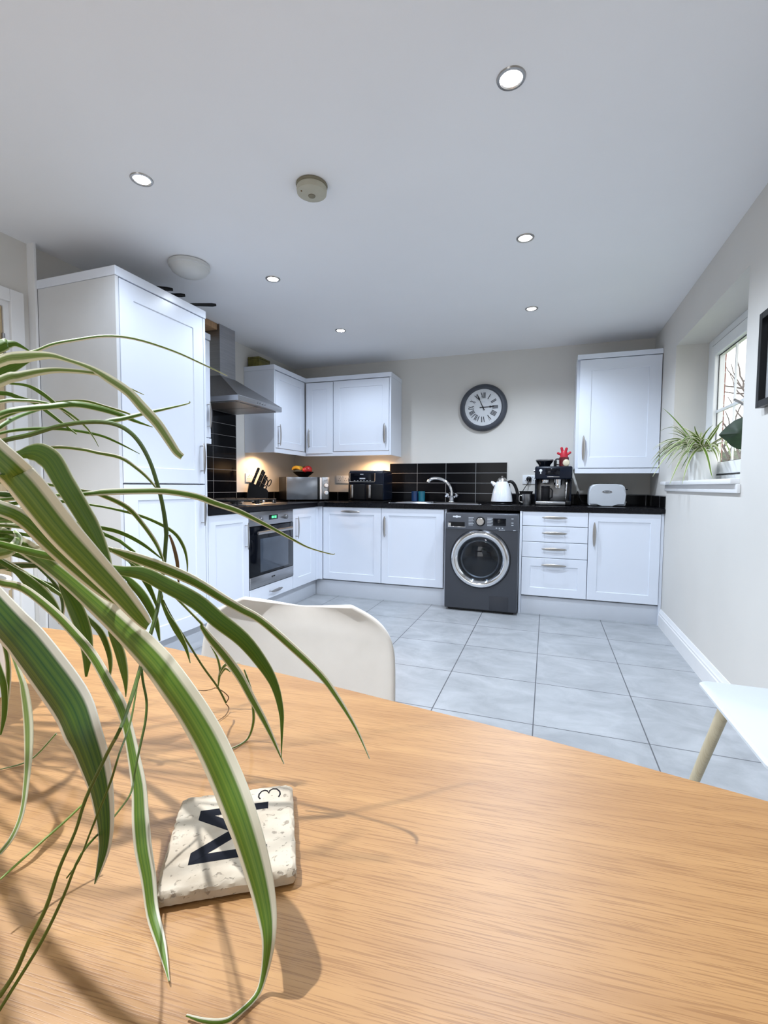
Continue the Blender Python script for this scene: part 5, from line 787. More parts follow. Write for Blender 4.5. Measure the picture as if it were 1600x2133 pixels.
 ('leaf',0.15,21,[(-1.631,-4.28,0.93,0.00013,-8e-05,-0.00216),(-1.616,-4.277,0.9514,0.00017,-0.0001,-0.00276),(-1.581,-4.271,0.9587,0.00021,-0.00012,-0.00335),(-1.543,-4.263,0.9596,0.00024,-0.00014,-0.00389),(-1.515,-4.255,0.96,0.00027,-0.00016,-0.00432),(-1.486,-4.244,0.9614,0.0001,-0.0002,-0.00402),(-1.451,-4.232,0.9604,-0.00022,-0.00022,-0.00246),(-1.428,-4.224,0.9544,-0.00013,-8e-05,-0.0006)]),
 ('leaf',0.30,-5,[(-1.634,-4.279,0.93,-0.00111,-0.00048,-0.00159),(-1.609,-4.281,0.9659,-0.00111,-0.00048,-0.00159),(-1.552,-4.283,0.9826,-0.00125,-0.00054,-0.00178),(-1.494,-4.282,0.9801,-0.00145,-0.00063,-0.00206),(-1.457,-4.276,0.9643,-0.00161,-0.0007,-0.00229),(-1.438,-4.271,0.9489,-0.00385,-0.00163,-0.00478),(-1.419,-4.265,0.9294,-0.00513,-0.00209,-0.00507),(-1.405,-4.261,0.9122,-0.00329,-0.00127,-0.00198),(-1.402,-4.261,0.8984,-0.00053,-0.00019,-0.00014)]),
 ('leaf',0.50,15,[(-1.623,-4.299,0.93,-0.00114,-0.00049,-0.00157),(-1.601,-4.294,0.9632,-0.00114,-0.00049,-0.00157),(-1.552,-4.282,0.9774,-0.00132,-0.00057,-0.00182),(-1.501,-4.268,0.9735,-0.00153,-0.00066,-0.00211),(-1.468,-4.259,0.9577,-0.00171,-0.00073,-0.00234),(-1.445,-4.252,0.9388,-0.00322,-0.00134,-0.0037),(-1.43,-4.248,0.921,-0.00284,-0.00114,-0.0024),(-1.421,-4.246,0.9073,-0.00045,-0.00018,-0.00034)]),
 ('leaf',0.25,-3,[(-1.643,-4.28,0.93,-0.00082,-0.00039,-0.00178),(-1.618,-4.275,0.9588,-0.00082,-0.00039,-0.00178),(-1.563,-4.263,0.9645,-0.00082,-0.00039,-0.00178),(-1.506,-4.249,0.9556,-0.00091,-0.00044,-0.00198),(-1.468,-4.239,0.9418,-0.00101,-0.00048,-0.0022),(-1.448,-4.232,0.9308,-0.00221,-0.00103,-0.00431),(-1.427,-4.226,0.9174,-0.00212,-0.00091,-0.00291),(-1.415,-4.223,0.9039,-0.00063,-0.00026,-0.00063)]),
 ('leaf',0.90,22,[(-1.616,-4.293,0.93,0.00108,0.00016,-0.00371),(-1.57,-4.31,0.9721,0.00138,0.0002,-0.00475),(-1.48,-4.339,0.988,0.00167,0.00025,-0.00575),(-1.413,-4.346,0.9916,0.00194,0.00029,-0.00668),(-1.405,-4.32,0.9932,0.00215,0.00032,-0.00742),(-1.413,-4.303,0.9943,0.00355,0.00098,-0.00459),(-1.427,-4.287,1.004,0.00364,0.00125,-0.00048),(-1.445,-4.28,1.011,0.00116,0.00045,0.00067)]),
 ('leaf',0.10,19,[(-1.631,-4.282,0.93,-0.00149,-0.00059,-0.00119),(-1.604,-4.275,0.9658,-0.00149,-0.00059,-0.00119),(-1.546,-4.259,0.9793,-0.00149,-0.00059,-0.00119),(-1.489,-4.243,0.9709,-0.00149,-0.00059,-0.00119),(-1.457,-4.235,0.948,-0.00162,-0.00064,-0.00129),(-1.443,-4.231,0.9296,-0.00311,-0.00119,-0.00164),(-1.438,-4.23,0.9099,-0.00291,-0.00103,-0.00024),(-1.439,-4.232,0.8864,-0.00058,-0.0002,4e-05)]),
 ('leaf',0.30,-20,[(-1.635,-4.289,0.93,-0.00182,-0.00067,-0.0005),(-1.594,-4.297,0.9627,-0.00182,-0.00067,-0.0005),(-1.51,-4.312,0.9498,-0.00218,-0.0008,-0.0006),(-1.435,-4.324,0.9095,-0.00253,-0.00093,-0.00069),(-1.402,-4.327,0.8645,-0.00281,-0.00103,-0.00077),(-1.397,-4.326,0.8439,-0.00266,-0.00095,-0.00027),(-1.397,-4.327,0.8182,-0.00219,-0.00075,0.00019),(-1.399,-4.33,0.7976,-0.00072,-0.00025,0.00011)]),
 ('leaf',0.50,-18,[(-1.636,-4.289,0.93,-0.00181,-0.00067,-0.00053),(-1.599,-4.294,0.9633,-0.00181,-0.00067,-0.00053),(-1.523,-4.303,0.962,-0.00181,-0.00067,-0.00053),(-1.454,-4.31,0.9355,-0.00181,-0.00067,-0.00053),(-1.425,-4.311,0.8992,-0.00194,-0.00071,-0.00057),(-1.416,-4.31,0.8672,-0.00226,-0.00081,-0.00027),(-1.416,-4.312,0.8297,-0.00202,-0.0007,0.0002),(-1.421,-4.315,0.8029,-0.0005,-0.00017,0.0001)]),
 ('leaf',0.30,-14,[(-1.627,-4.291,0.93,0.00096,0.0001,-0.00407),(-1.612,-4.299,1.024,0.00123,0.00012,-0.00522),(-1.576,-4.307,1.12,0.00148,0.00015,-0.00632),(-1.534,-4.293,1.196,0.00172,0.00017,-0.00733),(-1.5,-4.254,1.238,0.00191,0.00019,-0.00815),(-1.496,-4.247,1.242,0.00043,-0.00017,-0.00541),(-1.491,-4.24,1.243,-0.00084,-0.00045,-0.00257),(-1.484,-4.227,1.236,-0.00013,-6e-05,-0.00028)]),
 ('leaf',0.25,23,[(-1.634,-4.277,0.93,0.00133,0.00031,-0.00266),(-1.616,-4.285,1.011,0.0017,0.0004,-0.00341),(-1.575,-4.293,1.091,0.00206,0.00048,-0.00413),(-1.531,-4.285,1.158,0.00239,0.00056,-0.00479),(-1.499,-4.256,1.202,0.00266,0.00062,-0.00532),(-1.491,-4.244,1.214,0.0021,0.00048,-0.00435),(-1.482,-4.231,1.225,0.00078,0.00017,-0.00166),(-1.478,-4.226,1.23,0.00013,3e-05,-0.00028)]),
 ('leaf',0.15,-3,[(-1.644,-4.283,0.93,0.00241,0.00077,-0.00137),(-1.627,-4.276,0.9504,0.00309,0.00098,-0.00175),(-1.591,-4.261,0.9606,0.00374,0.00119,-0.00212),(-1.556,-4.247,0.9718,0.00434,0.00138,-0.00246),(-1.538,-4.24,0.9883,0.00483,0.00153,-0.00273),(-1.526,-4.234,1.014,0.00306,0.00095,-0.0021),(-1.515,-4.229,1.027,0.00138,0.00041,-0.00127)]),
 ('leaf',0.30,6,[(-1.623,-4.291,0.93,-0.00118,-0.0005,-0.00154),(-1.597,-4.281,0.9678,-0.00118,-0.0005,-0.00154),(-1.538,-4.261,0.9805,-0.00118,-0.0005,-0.00154),(-1.478,-4.241,0.9719,-0.00118,-0.0005,-0.00154),(-1.439,-4.228,0.9513,-0.00109,-0.00047,-0.00143),(-1.424,-4.224,0.9384,-0.00244,-0.00098,-0.00215),(-1.416,-4.222,0.9224,-0.00286,-0.00103,-0.00059),(-1.417,-4.223,0.902,-0.00058,-0.0002,3e-05)]),
 ('leaf',0.20,-10,[(-1.638,-4.276,0.93,-0.00114,-0.00049,-0.00157),(-1.59,-4.276,0.9955,-0.00114,-0.00049,-0.00157),(-1.483,-4.274,1.023,-0.00114,-0.00049,-0.00157),(-1.375,-4.267,1.016,-0.00114,-0.00049,-0.00157),(-1.307,-4.254,0.9842,-0.00078,-0.00034,-0.00107),(-1.294,-4.25,0.9734,-0.0018,-0.00074,-0.00192),(-1.283,-4.247,0.9593,-0.00257,-0.001,-0.00177),(-1.273,-4.245,0.9408,-0.00187,-0.00071,-0.00088),(-1.266,-4.244,0.9218,-0.00048,-0.00018,-0.00018)]),
 ('leaf',0.20,0,[(-1.638,-4.294,0.93,-0.00114,-0.00049,-0.00157),(-1.59,-4.29,0.9908,-0.00114,-0.00049,-0.00157),(-1.484,-4.279,1.009,-0.00114,-0.00049,-0.00157),(-1.373,-4.269,0.996,-0.00114,-0.00049,-0.00157),(-1.3,-4.264,0.967,-0.00092,-0.0004,-0.00126),(-1.284,-4.263,0.9572,-0.00277,-0.00115,-0.00303),(-1.267,-4.263,0.9425,-0.00373,-0.00146,-0.00254),(-1.251,-4.264,0.9206,-0.00298,-0.00111,-0.00115),(-1.241,-4.268,0.8991,-0.00071,-0.00026,-0.00017)]),
 ('runner',0.00,-6,[(-1.632,-4.279,0.93,0.00037,4e-05,-0.00145),(-1.612,-4.284,0.9956,0.00044,5e-05,-0.00173),(-1.564,-4.292,1.054,0.00053,6e-05,-0.00209),(-1.504,-4.294,1.096,0.00062,7e-05,-0.00243),(-1.452,-4.287,1.115,0.00068,8e-05,-0.0027),(-1.416,-4.278,1.123,0.00075,0.00011,-0.00266),(-1.379,-4.269,1.133,0.00056,6e-05,-0.0024),(-1.343,-4.261,1.137,0.00016,-9e-05,-0.00244),(-1.316,-4.255,1.135,-0.00046,-0.0003,-0.00237),(-1.298,-4.251,1.127,-0.00128,-0.00056,-0.00198),(-1.283,-4.249,1.113,-0.00182,-0.00072,-0.00141),(-1.269,-4.249,1.092,-0.00183,-0.00069,-0.00085),(-1.258,-4.25,1.067,-0.00191,-0.0007,-0.0006),(-1.25,-4.251,1.043,-0.00194,-0.0007,-0.0004),(-1.243,-4.254,1.017,-0.00221,-0.00079,-0.0002),(-1.242,-4.256,1.004,-0.00197,-0.00068,0.0001),(-1.241,-4.26,0.981,-0.00195,-0.00067,0.0002),(-1.238,-4.269,0.9522,-0.00191,-0.00065,0.00031),(-1.23,-4.283,0.9324,-0.00182,-0.00061,0.00047),(-1.223,-4.299,0.9134,-0.00175,-0.00058,0.00053),(-1.215,-4.317,0.8926,-0.00188,-0.00063,0.00058),(-1.069,-4.463,0.9389,-0.00083,-0.00027,0.00033),(-1.07,-4.474,0.9232,-0.00077,-0.00025,0.00038),(-1.08,-4.479,0.8994,-0.00079,-0.00026,0.00033),(-1.086,-4.481,0.8807,-0.00068,-0.00022,0.00027),(-1.093,-4.485,0.862,-0.0008,-0.00026,0.00032),(-1.1,-4.488,0.8399,-0.00091,-0.0003,0.00038),(-1.108,-4.492,0.8221,-0.00089,-0.00029,0.00043),(-1.115,-4.495,0.8049,-0.00098,-0.00031,0.00054),(-1.123,-4.498,0.7917,-0.00105,-0.00033,0.00067)]),
 ('runner',0.00,-7,[(-1.277,-4.226,0.9305,-0.00071,-0.00027,-0.00038),(-1.273,-4.217,0.9073,-0.00093,-0.00036,-0.00058),(-1.263,-4.203,0.874,-0.00092,-0.00036,-0.00064),(-1.253,-4.189,0.8402,-0.00093,-0.00036,-0.00067),(-1.242,-4.175,0.8094,-0.00095,-0.00037,-0.00067),(-1.236,-4.167,0.7865,-0.001,-0.00039,-0.00061)]),
 ('runner',0.00,4,[(-1.194,-4.336,0.9024,-0.001,-0.00036,-0.00021),(-1.186,-4.342,0.8921,-0.00098,-0.00036,-0.0002),(-1.175,-4.349,0.8796,-0.00098,-0.00035,-7e-05),(-1.168,-4.357,0.8677,-0.00095,-0.00033,0.00012),(-1.163,-4.366,0.8567,-0.00092,-0.00031,0.0002),(-1.155,-4.38,0.8417,-0.00071,-0.00024,0.00015),(-1.15,-4.387,0.8335,-0.00069,-0.00023,0.00017),(-1.139,-4.401,0.8352,-0.00059,-0.00019,0.00035),(-1.12,-4.428,0.8453,-0.00048,-0.00014,0.0004),(-1.106,-4.447,0.8541,-0.00044,-0.00013,0.00038),(-1.09,-4.475,0.8626,-0.00055,-0.00017,0.00033),(-1.097,-4.481,0.8402,-0.00069,-0.00022,0.00033),(-1.106,-4.487,0.8177,-0.00077,-0.00024,0.00044),(-1.117,-4.495,0.7954,-0.00074,-0.00023,0.00046),(-1.123,-4.499,0.7838,-0.00074,-0.00023,0.00047)]),
 ('runner',0.30,4,[(-1.188,-4.345,0.8974,-0.00059,-0.0002,0.00011),(-1.101,-4.431,0.9156,-0.00057,-0.00019,0.00014),(-1.072,-4.465,0.9177,-0.00048,-0.00016,0.00016),(-1.075,-4.468,0.9035,-0.00059,-0.00019,0.00023),(-1.081,-4.471,0.8867,-0.00059,-0.00019,0.00023),(-1.085,-4.474,0.8738,-0.00047,-0.00015,0.00019),(-1.089,-4.477,0.861,-0.00044,-0.00014,0.00024),(-1.095,-4.48,0.8513,-0.00032,-0.0001,0.00021)]),
 ('runner',0.80,20,[(-1.194,-4.395,0.8127,-0.00052,-0.00015,0.00054),(-1.197,-4.408,0.8066,-0.00061,-0.00017,0.00067),(-1.199,-4.421,0.8024,-0.00057,-0.00016,0.00067),(-1.2,-4.439,0.7978,-0.00055,-0.00016,0.00063),(-1.2,-4.451,0.7952,-0.00043,-0.00012,0.00049)]),
 ('root',2.00,9,[(-1.249,-4.151,0.7772,0.00056,0.00018,-0.00024),(-1.246,-4.149,0.7848,0.00056,0.00021,0.00021),(-1.255,-4.152,0.7937,0.00033,0.00015,0.00053),(-1.264,-4.155,0.7975,0.0001,5e-05,0.0003)]),
 ('root',2.00,21,[(-1.249,-4.151,0.7759,-0.00049,-0.00019,-0.00036),(-1.245,-4.15,0.7702,-0.0006,-0.00021,2e-05),(-1.241,-4.162,0.767,-0.00044,-0.00013,0.00042),(-1.241,-4.178,0.767,-0.00017,-4e-05,0.00025)]),
 ('root',2.00,18,[(-1.26,-4.153,0.7975,-8e-05,-1e-05,0.00031),(-1.274,-4.159,0.7936,-0.0001,0,0.00063),(-1.285,-4.162,0.7935,-1e-05,2e-05,0.00032)]),
 ('leaf',0.50,25,[(-1.266,-4.145,0.7945,0.00061,0.00021,-7e-05),(-1.265,-4.144,0.8062,0.00152,0.00052,-0.00022),(-1.264,-4.143,0.8172,0.00152,0.00054,0.00016),(-1.268,-4.144,0.8347,0.00112,0.00042,0.00051),(-1.277,-4.146,0.8495,0.00026,0.0001,0.00017)]),
 ('leaf',0.80,9,[(-1.265,-4.144,0.8062,0.00056,0.00018,-0.00029),(-1.262,-4.142,0.814,0.00151,0.00046,-0.00114),(-1.257,-4.14,0.8185,4e-05,-8e-05,-0.00162),(-1.251,-4.138,0.814,-0.00034,-0.00015,-0.00053)]),
 ('leaf',0.70,-17,[(-1.265,-4.144,0.8088,0.00057,0.00018,-0.00026),(-1.261,-4.142,0.8192,0.00151,0.00046,-0.00115),(-1.255,-4.139,0.8237,3e-05,-6e-05,-0.0013),(-1.247,-4.137,0.8193,-0.00015,-7e-05,-0.00028)]),
 ('leaf',0.70,18,[(-1.265,-4.144,0.8074,0.00058,0.00019,-0.00021),(-1.262,-4.143,0.8166,0.00108,0.00034,-0.00064),(-1.256,-4.14,0.8257,0.00037,8e-05,-0.0009),(-1.239,-4.134,0.8271,3e-05,-1e-05,-0.00032)]),
]
# ---------------------------------------------------------------- dining table, coaster, chairs
TT = .765
t = thing('dining_table', 'oak dining table with a gently bowed edge in the foreground', 'table', (-1.45, -4.5, 0))
far = [(-2.30, -4.05), (-2.25, -4.012), (-1.95, -3.985), (-1.721, -3.976), (-1.53, -3.982), (-1.404, -3.997), (-1.22, -4.019), (-1.049, -4.045), (-.857, -4.075), (-.725, -4.103), (-.643, -4.120), (-.50, -4.152), (-.445, -4.170), (-.42, -4.21)]
near = [(-.43, -4.95), (-.47, -4.99), (-1.0, -5.03), (-1.45, -5.04), (-1.9, -5.02), (-2.28, -4.97), (-2.32, -4.92)]
pl = [(p.x, p.y) for p in spline([(x, y, 0) for x, y in far], 4)] + near
b = B(); b.ngon_prism(pl, lambda x, y, h: Vector((x, y, h)), TT - .026, TT); es = [e for e in b.bm.edges if abs(e.verts[0].co.z - e.verts[1].co.z) < 1e-5]; bmesh.ops.bevel(b.bm, geom=es, offset=.005, segments=3, affect='EDGES'); b.done('tabletop', 'oak', t)
b = B(); b.box(-2.12, -.62, -4.22, -4.20, TT - .10, TT - .0265); b.box(-2.12, -.62, -4.84, -4.82, TT - .10, TT - .0265); b.box(-2.12, -2.10, -4.82, -4.22, TT - .10, TT - .0265); b.box(-.64, -.62, -4.82, -4.22, TT - .10, TT - .0265); b.done('apron', 'oak', t, False)
for x in (-2.15, -.59):
    for y in (-4.24, -4.80): b = B(); b.tube([(x, y, 0), (x, y, TT - .0265)], [.026, .036], 4); b.done('leg', 'oak', t)
# coaster
ca = math.radians(32.1); cc = Vector((-1.0945, -4.3385, TT + .0015))
t = thing('coaster', 'square travertine letter coaster with a large M and a small 3', 'coaster', cc, ca, local=True)
b = B(); w_, h_ = .0508, .0545
rc = random.Random(4); R = []
def crect(ins, z, jit):
    ps = []
    for cx, cy, a0 in ((1, 1, 0), (-1, 1, PI / 2), (-1, -1, PI), (1, -1, 1.5 * PI)):
        r = .006
        for k in range(4): a = a0 + PI / 2 * k / 3; ps.append([cx * (w_ - r) + r * math.cos(a), cy * (h_ - r) + r * math.sin(a)])
    out = []
    for i in range(len(ps)):
        p, q = ps[i], ps[(i + 1) % len(ps)]; n = 26 if i % 4 == 3 else 1
        for k in range(n):
            x, y = p[0] + (q[0] - p[0]) * k / n, p[1] + (q[1] - p[1]) * k / n; f = 1 - (ins + jit * rc.random()) / .05
            out.append((x * f, y * f, z))
    return out
for ins, z, j in ((.0012, 0, .0008), (0, .001, .0005), (0, .0065, .0008), (.0006, .0085, .0016), (.0026, .0098, .0016), (.0045, .0100, 0)): R.append(b.ring(crect(ins, z, j)))
b.skin(R); cs = b.done('stone', 'stone', t, angle=25)
b = B(); FZ = lambda x, y, h: Vector((x, y, .0100 + h))
for pl_ in ([(-.0305, .0303), (-.0305, .0215), (.0280, .0215), (.0280, .0303)], [(-.0305, -.0218), (-.0305, -.0306), (.0280, -.0306), (.0280, -.0218)]): b.ngon_prism(pl_, FZ, -.0004, .00012)
b.ngon_prism([(-.0305, .0302), (-.0305, .0185), (.0015, -.0035), (.0140, -.0001), (.0045, .0065)], FZ, -.0004, .00016)
b.ngon_prism([(-.0305, -.0305), (-.0305, -.0188), (.0015, .0032), (.0140, -.0002), (.0045, -.0068)], FZ, -.0004, .0002)
b.done('letter', 'ink', cs, False)
b = B()
def arc(cx, cy, rx, ry, a0, a1): return [Vector((cx + rx * math.cos(a), cy + ry * math.sin(a), .0100)) for a in [a0 + (a1 - a0) * k / 14 for k in range(15)]]
# numeral three, its top toward -x
b.tube(arc(.0255, .0418, .0055, .0062, math.radians(-75), math.radians(78)) if False else [Vector((.0205, .0355, .01)), Vector((.0190, .0385, .01)), Vector((.0193, .0425, .01)), Vector((.0215, .0462, .01)), Vector((.0245, .0472, .01)), Vector((.0270, .0455, .01)), Vector((.0282, .0420, .01)), Vector((.0290, .0458, .01)), Vector((.0318, .0478, .01)), Vector((.0355, .0468, .01)), Vector((.0382, .0425, .01)), Vector((.0386, .0385, .01)), Vector((.0372, .0350, .01))], .0007, 6)
b.done('numeral', 'ink', cs)
# chair at the far side of the table
t = thing('dining_chair', 'white moulded shell chair tucked under the far edge of the oak table', 'chair', (-1.335, -4.0, 0), math.radians(4), local=True)
def shell():
    pro = spline([(-.225, .425, 0), (-.215, .448, 0), (-.12, .444, 0), (0, .436, 0), (.10, .442, 0), (.165, .475, 0), (.195, .545, 0), (.212, .63, 0), (.226, .72, 0), (.230, .755, 0), (.2335, .778, 0), (.2355, .793, 0), (.2368, .803, 0), (.2376, .809, 0), (.238, .813, 0)], 3)
    nv = len(pro); nu = 24; b = B(); rows = []
    for i, p in enumerate(pro):
        v = i / (nv - 1); y, z = p.x, p.y; hw = .215 + .012 * math.sin(PI * min(1, v * 1.1)); row = []
        if z > .60: tq = (z - .60) / .213; hw = hw * (1 - .03 * tq) * (1 - .40 * tq ** 9)
        for k in range(nu + 1):
            u = -1 + 2 * k / nu; au = abs(u); e = (max(0, au - .45) / .55)
            back = min(1, max(0, (z - .46) / .12)) if y > .1 else 0
            x = u * hw
            yy = y - back * .032 * u * u; zz = z + (1 - back) * .03 * au ** 4 * (1 if i > 2 else .3)
            if z > .74: q = (z - .74) / .073; zz += q * q * (.016 * au ** 1.5 - .008)
            row.append(Vector((x, yy, zz)))
        rows.append(b.ring(row))
    b.skin(rows, closed=False, cap=False); return b
o = shell().done('seat_shell', 'shell', t, angle=80)
md = o.modifiers.new('thick', 'SOLIDIFY'); md.thickness = .010; md.offset = 0; md = o.modifiers.new('soft', 'SUBSURF'); md.levels = 1; md.render_levels = 1
for sx in (-1, 1):
    for sy in (-1, 1): b = B(); b.tube([(sx * .12, sy * .11, .432), (sx * .205, sy * .20, 0)], [.017, .012], 14); b.done('leg', 'beech', t)
b = B(); b.box(-.13, .13, -.012, .012, .405, .418); b.box(-.012, .012, -.12, .12, .405, .418); b.done('under_frame', 'nickel', t, False)
# chair by the right wall
t = thing('dining_chair', 'flat white seat on pale splayed wooden legs, beside the right wall', 'chair', (-.20, -3.17, 0))
b = B()
def seat_ring(ins, z): return [(x, y, z + .006 * math.sin(y * 9)) for x, y, _ in rr(-.377 + ins, -.045 - ins, -3.44 + ins, -2.914 - ins, .028, 0, 6)]
b.skin([b.ring(seat_ring(.006, .436)), b.ring(seat_ring(0, .440)), b.ring(seat_ring(0, .447)), b.ring(seat_ring(.004, .4505))]); b.done('seat', 'seatw', t)
for dx, dy, x, y in ((-.066, .143, -.335, -3.052), (-.03, -.11, -.27, -3.345), (.05, .10, -.13, -3.052), (.05, -.10, -.13, -3.302)):
    b = B(); b.tube([(x, y, .438), (x + dx, y + dy, 0)], [.0165, .0135], 16); b.done('leg', 'beech', t)
b = B(); R = []
for z, x in ((.50, -.052), (.60, -.045), (.72, -.036), (.80, -.030)):
    R.append(b.ring([(x - .006, -3.40, z), (x + .006, -3.40, z), (x + .010, -3.17, z), (x + .006, -2.95, z), (x - .006, -2.95, z), (x - .002, -3.17, z)]))
b.skin(R); b.done('backrest', 'seatw', t)
for y in (-3.30, -3.05): b = B(); b.tube([(-.065, y, .447), (-.048, y, .53), (-.040, y, .68)], .008, 10); b.done('back_support', 'nickel', t)
# ---------------------------------------------------------------- plants
def blade(P, tilt=0., fold=.35, thick=.0005, nseg=7, k=4):
    """a leaf: spine points (x, y, z) each with its half-width vector"""
    sp = spline([p[:3] for p in P], k); ww = spline([p[3:6] for p in P], k); b = B(); uvl = b.bm.loops.layers.uv.new('UVMap'); rows = []; n = len(sp); L = 0; ls = [0]
    for i in range(1, n): L += (sp[i] - sp[i - 1]).length; ls.append(L)
    for i in range(n):
        t = (sp[min(i + 1, n - 1)] - sp[max(i - 1, 0)]).normalized(); w_ = ww[i] - t * ww[i].dot(t); hw = max(ww[i].length, .0003)
        if w_.length < 1e-7: w_ = t.orthogonal()
        w_ = Matrix.Rotation(math.radians(tilt), 3, t) @ w_.normalized(); nn = t.cross(w_).normalized(); hw /= max(.6, math.cos(math.radians(tilt)))
        top_, bot = [], []
        for j in range(nseg):
            s = -1 + 2 * j / (nseg - 1); p = sp[i] + w_ * (s * hw) + nn * (fold * hw * (abs(s) ** 1.3 - .5)); top_.append(p + nn * thick); bot.append(p - nn * thick)
        rows.append((b.ring(top_), b.ring(bot)))
    def quad(vs, us):
        try: f = b.bm.faces.new(vs)
        except ValueError: return
        for l, u in zip(f.loops, us): l[uvl].uv = u
    for i in range(n - 1):
        for side in (0, 1):
            a, c = rows[i][side], rows[i + 1][side]
            for j in range(nseg - 1):
                u0, u1 = j / (nseg - 1), (j + 1) / (nseg - 1); quad((a[j], a[j + 1], c[j + 1], c[j]), ((u0, ls[i]), (u1, ls[i]), (u1, ls[i + 1]), (u0, ls[i + 1])))
        for j in (0, nseg - 1):
            u = float(j > 0); quad((rows[i][0][j], rows[i][1][j], rows[i + 1][1][j], rows[i + 1][0][j]), ((u, ls[i]), (u, ls[i]), (u, ls[i + 1]), (u, ls[i + 1])))
    for r, l_ in ((rows[0], 0), (rows[-1], L)):
        for j in range(nseg - 1): u0, u1 = j / (nseg - 1), (j + 1) / (nseg - 1); quad((r[0][j], r[0][j + 1], r[1][j + 1], r[1][j]), ((u0, l_), (u1, l_), (u1, l_), (u0, l_)))
    return b
PC = Vector((-1.63, -4.285, TT + .0008))
t = thing('spider_plant', 'large spider plant on the oak table, striped leaves arching over the coaster', 'plant', PC)
b = B(); b.lathe([(0, 0), (.082, 0), (.086, .004), (.094, .150), (.098, .152), (.098, .165), (.092, .165), (.088, .12), (0, .12)], PC, n=48); b.done('pot', 'pot', t)
b = B(); b.lathe([(.089, .138), (.05, .146), (0, .150)], PC, n=32); b.done('soil', 'soil', t)
for kind, tone, tilt, P in LEAVES:
    if kind == 'leaf':
        m_ = 'dry' if tone > 1 else 'leaf3' if tone < .2 else 'leaf0' if tone < .45 else 'leaf1' if tone < .83 else 'leaf2'
        blade(P, tilt, .32 if tone <= 1 else .1).done('leaf', m_, t, angle=60)
    else:
        sp = spline([p[:3] for p in P], 4); rr_ = [Vector(p[3:6]).length for p in P]; rad = []
        for i in range(len(P) - 1): rad += [rr_[i] + (rr_[i + 1] - rr_[i]) * k / 4 for k in range(4)]
        rad.append(rr_[-1]); b = B(); b.tube(sp, rad, 8); b.done('runner' if kind == 'runner' else 'root', 'dry' if tone > 1 else 'runner2' if tone > .5 else 'runner', t)
# plant on the sill
SC = Vector((.098, -1.09, W_[2] + .0006))
t = thing('spider_plant', 'bushy spider plant in a white tapered pot on the window sill', 'plant', SC)
b = B(); b.lathe([(0, 0), (.072, 0), (.075, .003), (.082, .190), (.085, .200), (.080, .200), (.076, .17), (0, .17)], SC, n=48); b.done('pot', 'pot', t)
b = B(); b.lathe([(.078, .178), (.04, .184), (0, .186)], SC, n=28); b.done('soil', 'soil', t)
rs = random.Random(11)
def sill_leaf(az, L, rise, droop, w_, m_):
    d = Vector((math.cos(az), math.sin(az), 0)); p0 = SC + Vector((0, 0, .185)) + d * rs.uniform(.01, .035); P = []; side = Vector((-d.y, d.x, 0))
    for k in range(9):
        s = k / 8; z = rise * L * s * (1.25 - .25 * s) - droop * L * s ** 2.2; q = p0 + d * (L * (.15 * s + .85 * s ** 1.1) * (.45 + .5 * (1 - rise * .5))) + Vector((0, 0, z)) + side * (.02 * math.sin(s * 3 + az * 5))
        q.x = min(q.x, .175); q.y = max(q.y, -2.0)
        if q.x > -.045: q.z = max(q.z, W_[2] + .01 + .02 * (1 - s))
        rw = math.hypot(q.x - SC.x, q.y - SC.y)
        if q.z < SC.z + .205 and rw < .094:
            q.x = SC.x + (q.x - SC.x) * .094 / rw; q.y = SC.y + (q.y - SC.y) * .094 / rw
        if q.x > -.02 and q.y > W_[1] - .02: q.y = W_[1] - .02
        hw = w_ * .5 * (math.sin(PI * min(1, .12 + .88 * (s ** .8))) ** .7 + .06)
        P.append(tuple(q) + tuple(side * hw))
    blade(P, rs.uniform(-25, 25), .4, .0004, 5, 3).done('leaf', m_, t, angle=60)
for i in range(70):
    az = rs.uniform(0, 2 * PI)
    if math.cos(az) > .5 and rs.random() < .6: az += PI
    kind = rs.random()
    if kind < .3: sill_leaf(az, rs.uniform(.18, .30), rs.uniform(.75, 1.0), rs.uniform(.1, .3), .013, rs.choice(['leaf1', 'leaf2']))
    else: sill_leaf(az, rs.uniform(.22, .38), rs.uniform(.5, .8), rs.uniform(.55, 1.0), .016, rs.choice(['leaf1', 'leaf2', 'leaf2', 'leaf0']))
sill_leaf(1.75, .46, .75, .75, .012, 'leaf0'); sill_leaf(1.9, .50, .5, .55, .010, 'leaf0'); sill_leaf(2.2, .42, .9, .5, .012, 'leaf1'); sill_leaf(2.4, .34, 1.0, .05, .012, 'leaf0'); sill_leaf(3.6, .28, .6, 1.35, .022, 'leaf2'); sill_leaf(4.1, .26, .5, 1.3, .020, 'leaf2'); sill_leaf(4.6, .30, .5, 1.2, .020, 'leaf1')
# broad leaf plant at the near end of the sill
DC = Vector((.105, -1.905, W_[2] + .0006))
t = thing('broad_leaf_plant', 'single broad dark green leaf at the near edge of the window', 'plant', DC)
b = B(); b.lathe([(0, 0), (.045, 0), (.058, .10), (.054, .10), (.042, .01), (0, .01)], DC, n=32); b.done('pot', 'pot', t); b = B(); b.lathe([(.053, .09), (0, .094)], DC, n=24); b.done('soil', 'soil', t)
lc = Vector((.066, -1.800, 1.348)); vd = (lc - Vector((-.852, -4.653, 1.066))).normalized(); ru = vd.cross(Z3).normalized(); nu_ = Vector((.35, -.9, .2)).normalized()
ol = [(-.088, -.004), (-.070, .022), (-.045, .050), (-.015, .072), (.02, .080), (.07, .060), (.10, .02), (.09, -.03), (.05, -.075), (.01, -.085), (-.035, -.062), (-.055, -.035), (-.075, -.018)]
ol = [(p.x, p.y) for p in spline([(x, y, 0) for x, y in ol + ol[:1]], 3)[:-1]]
b = B(); Ps = []
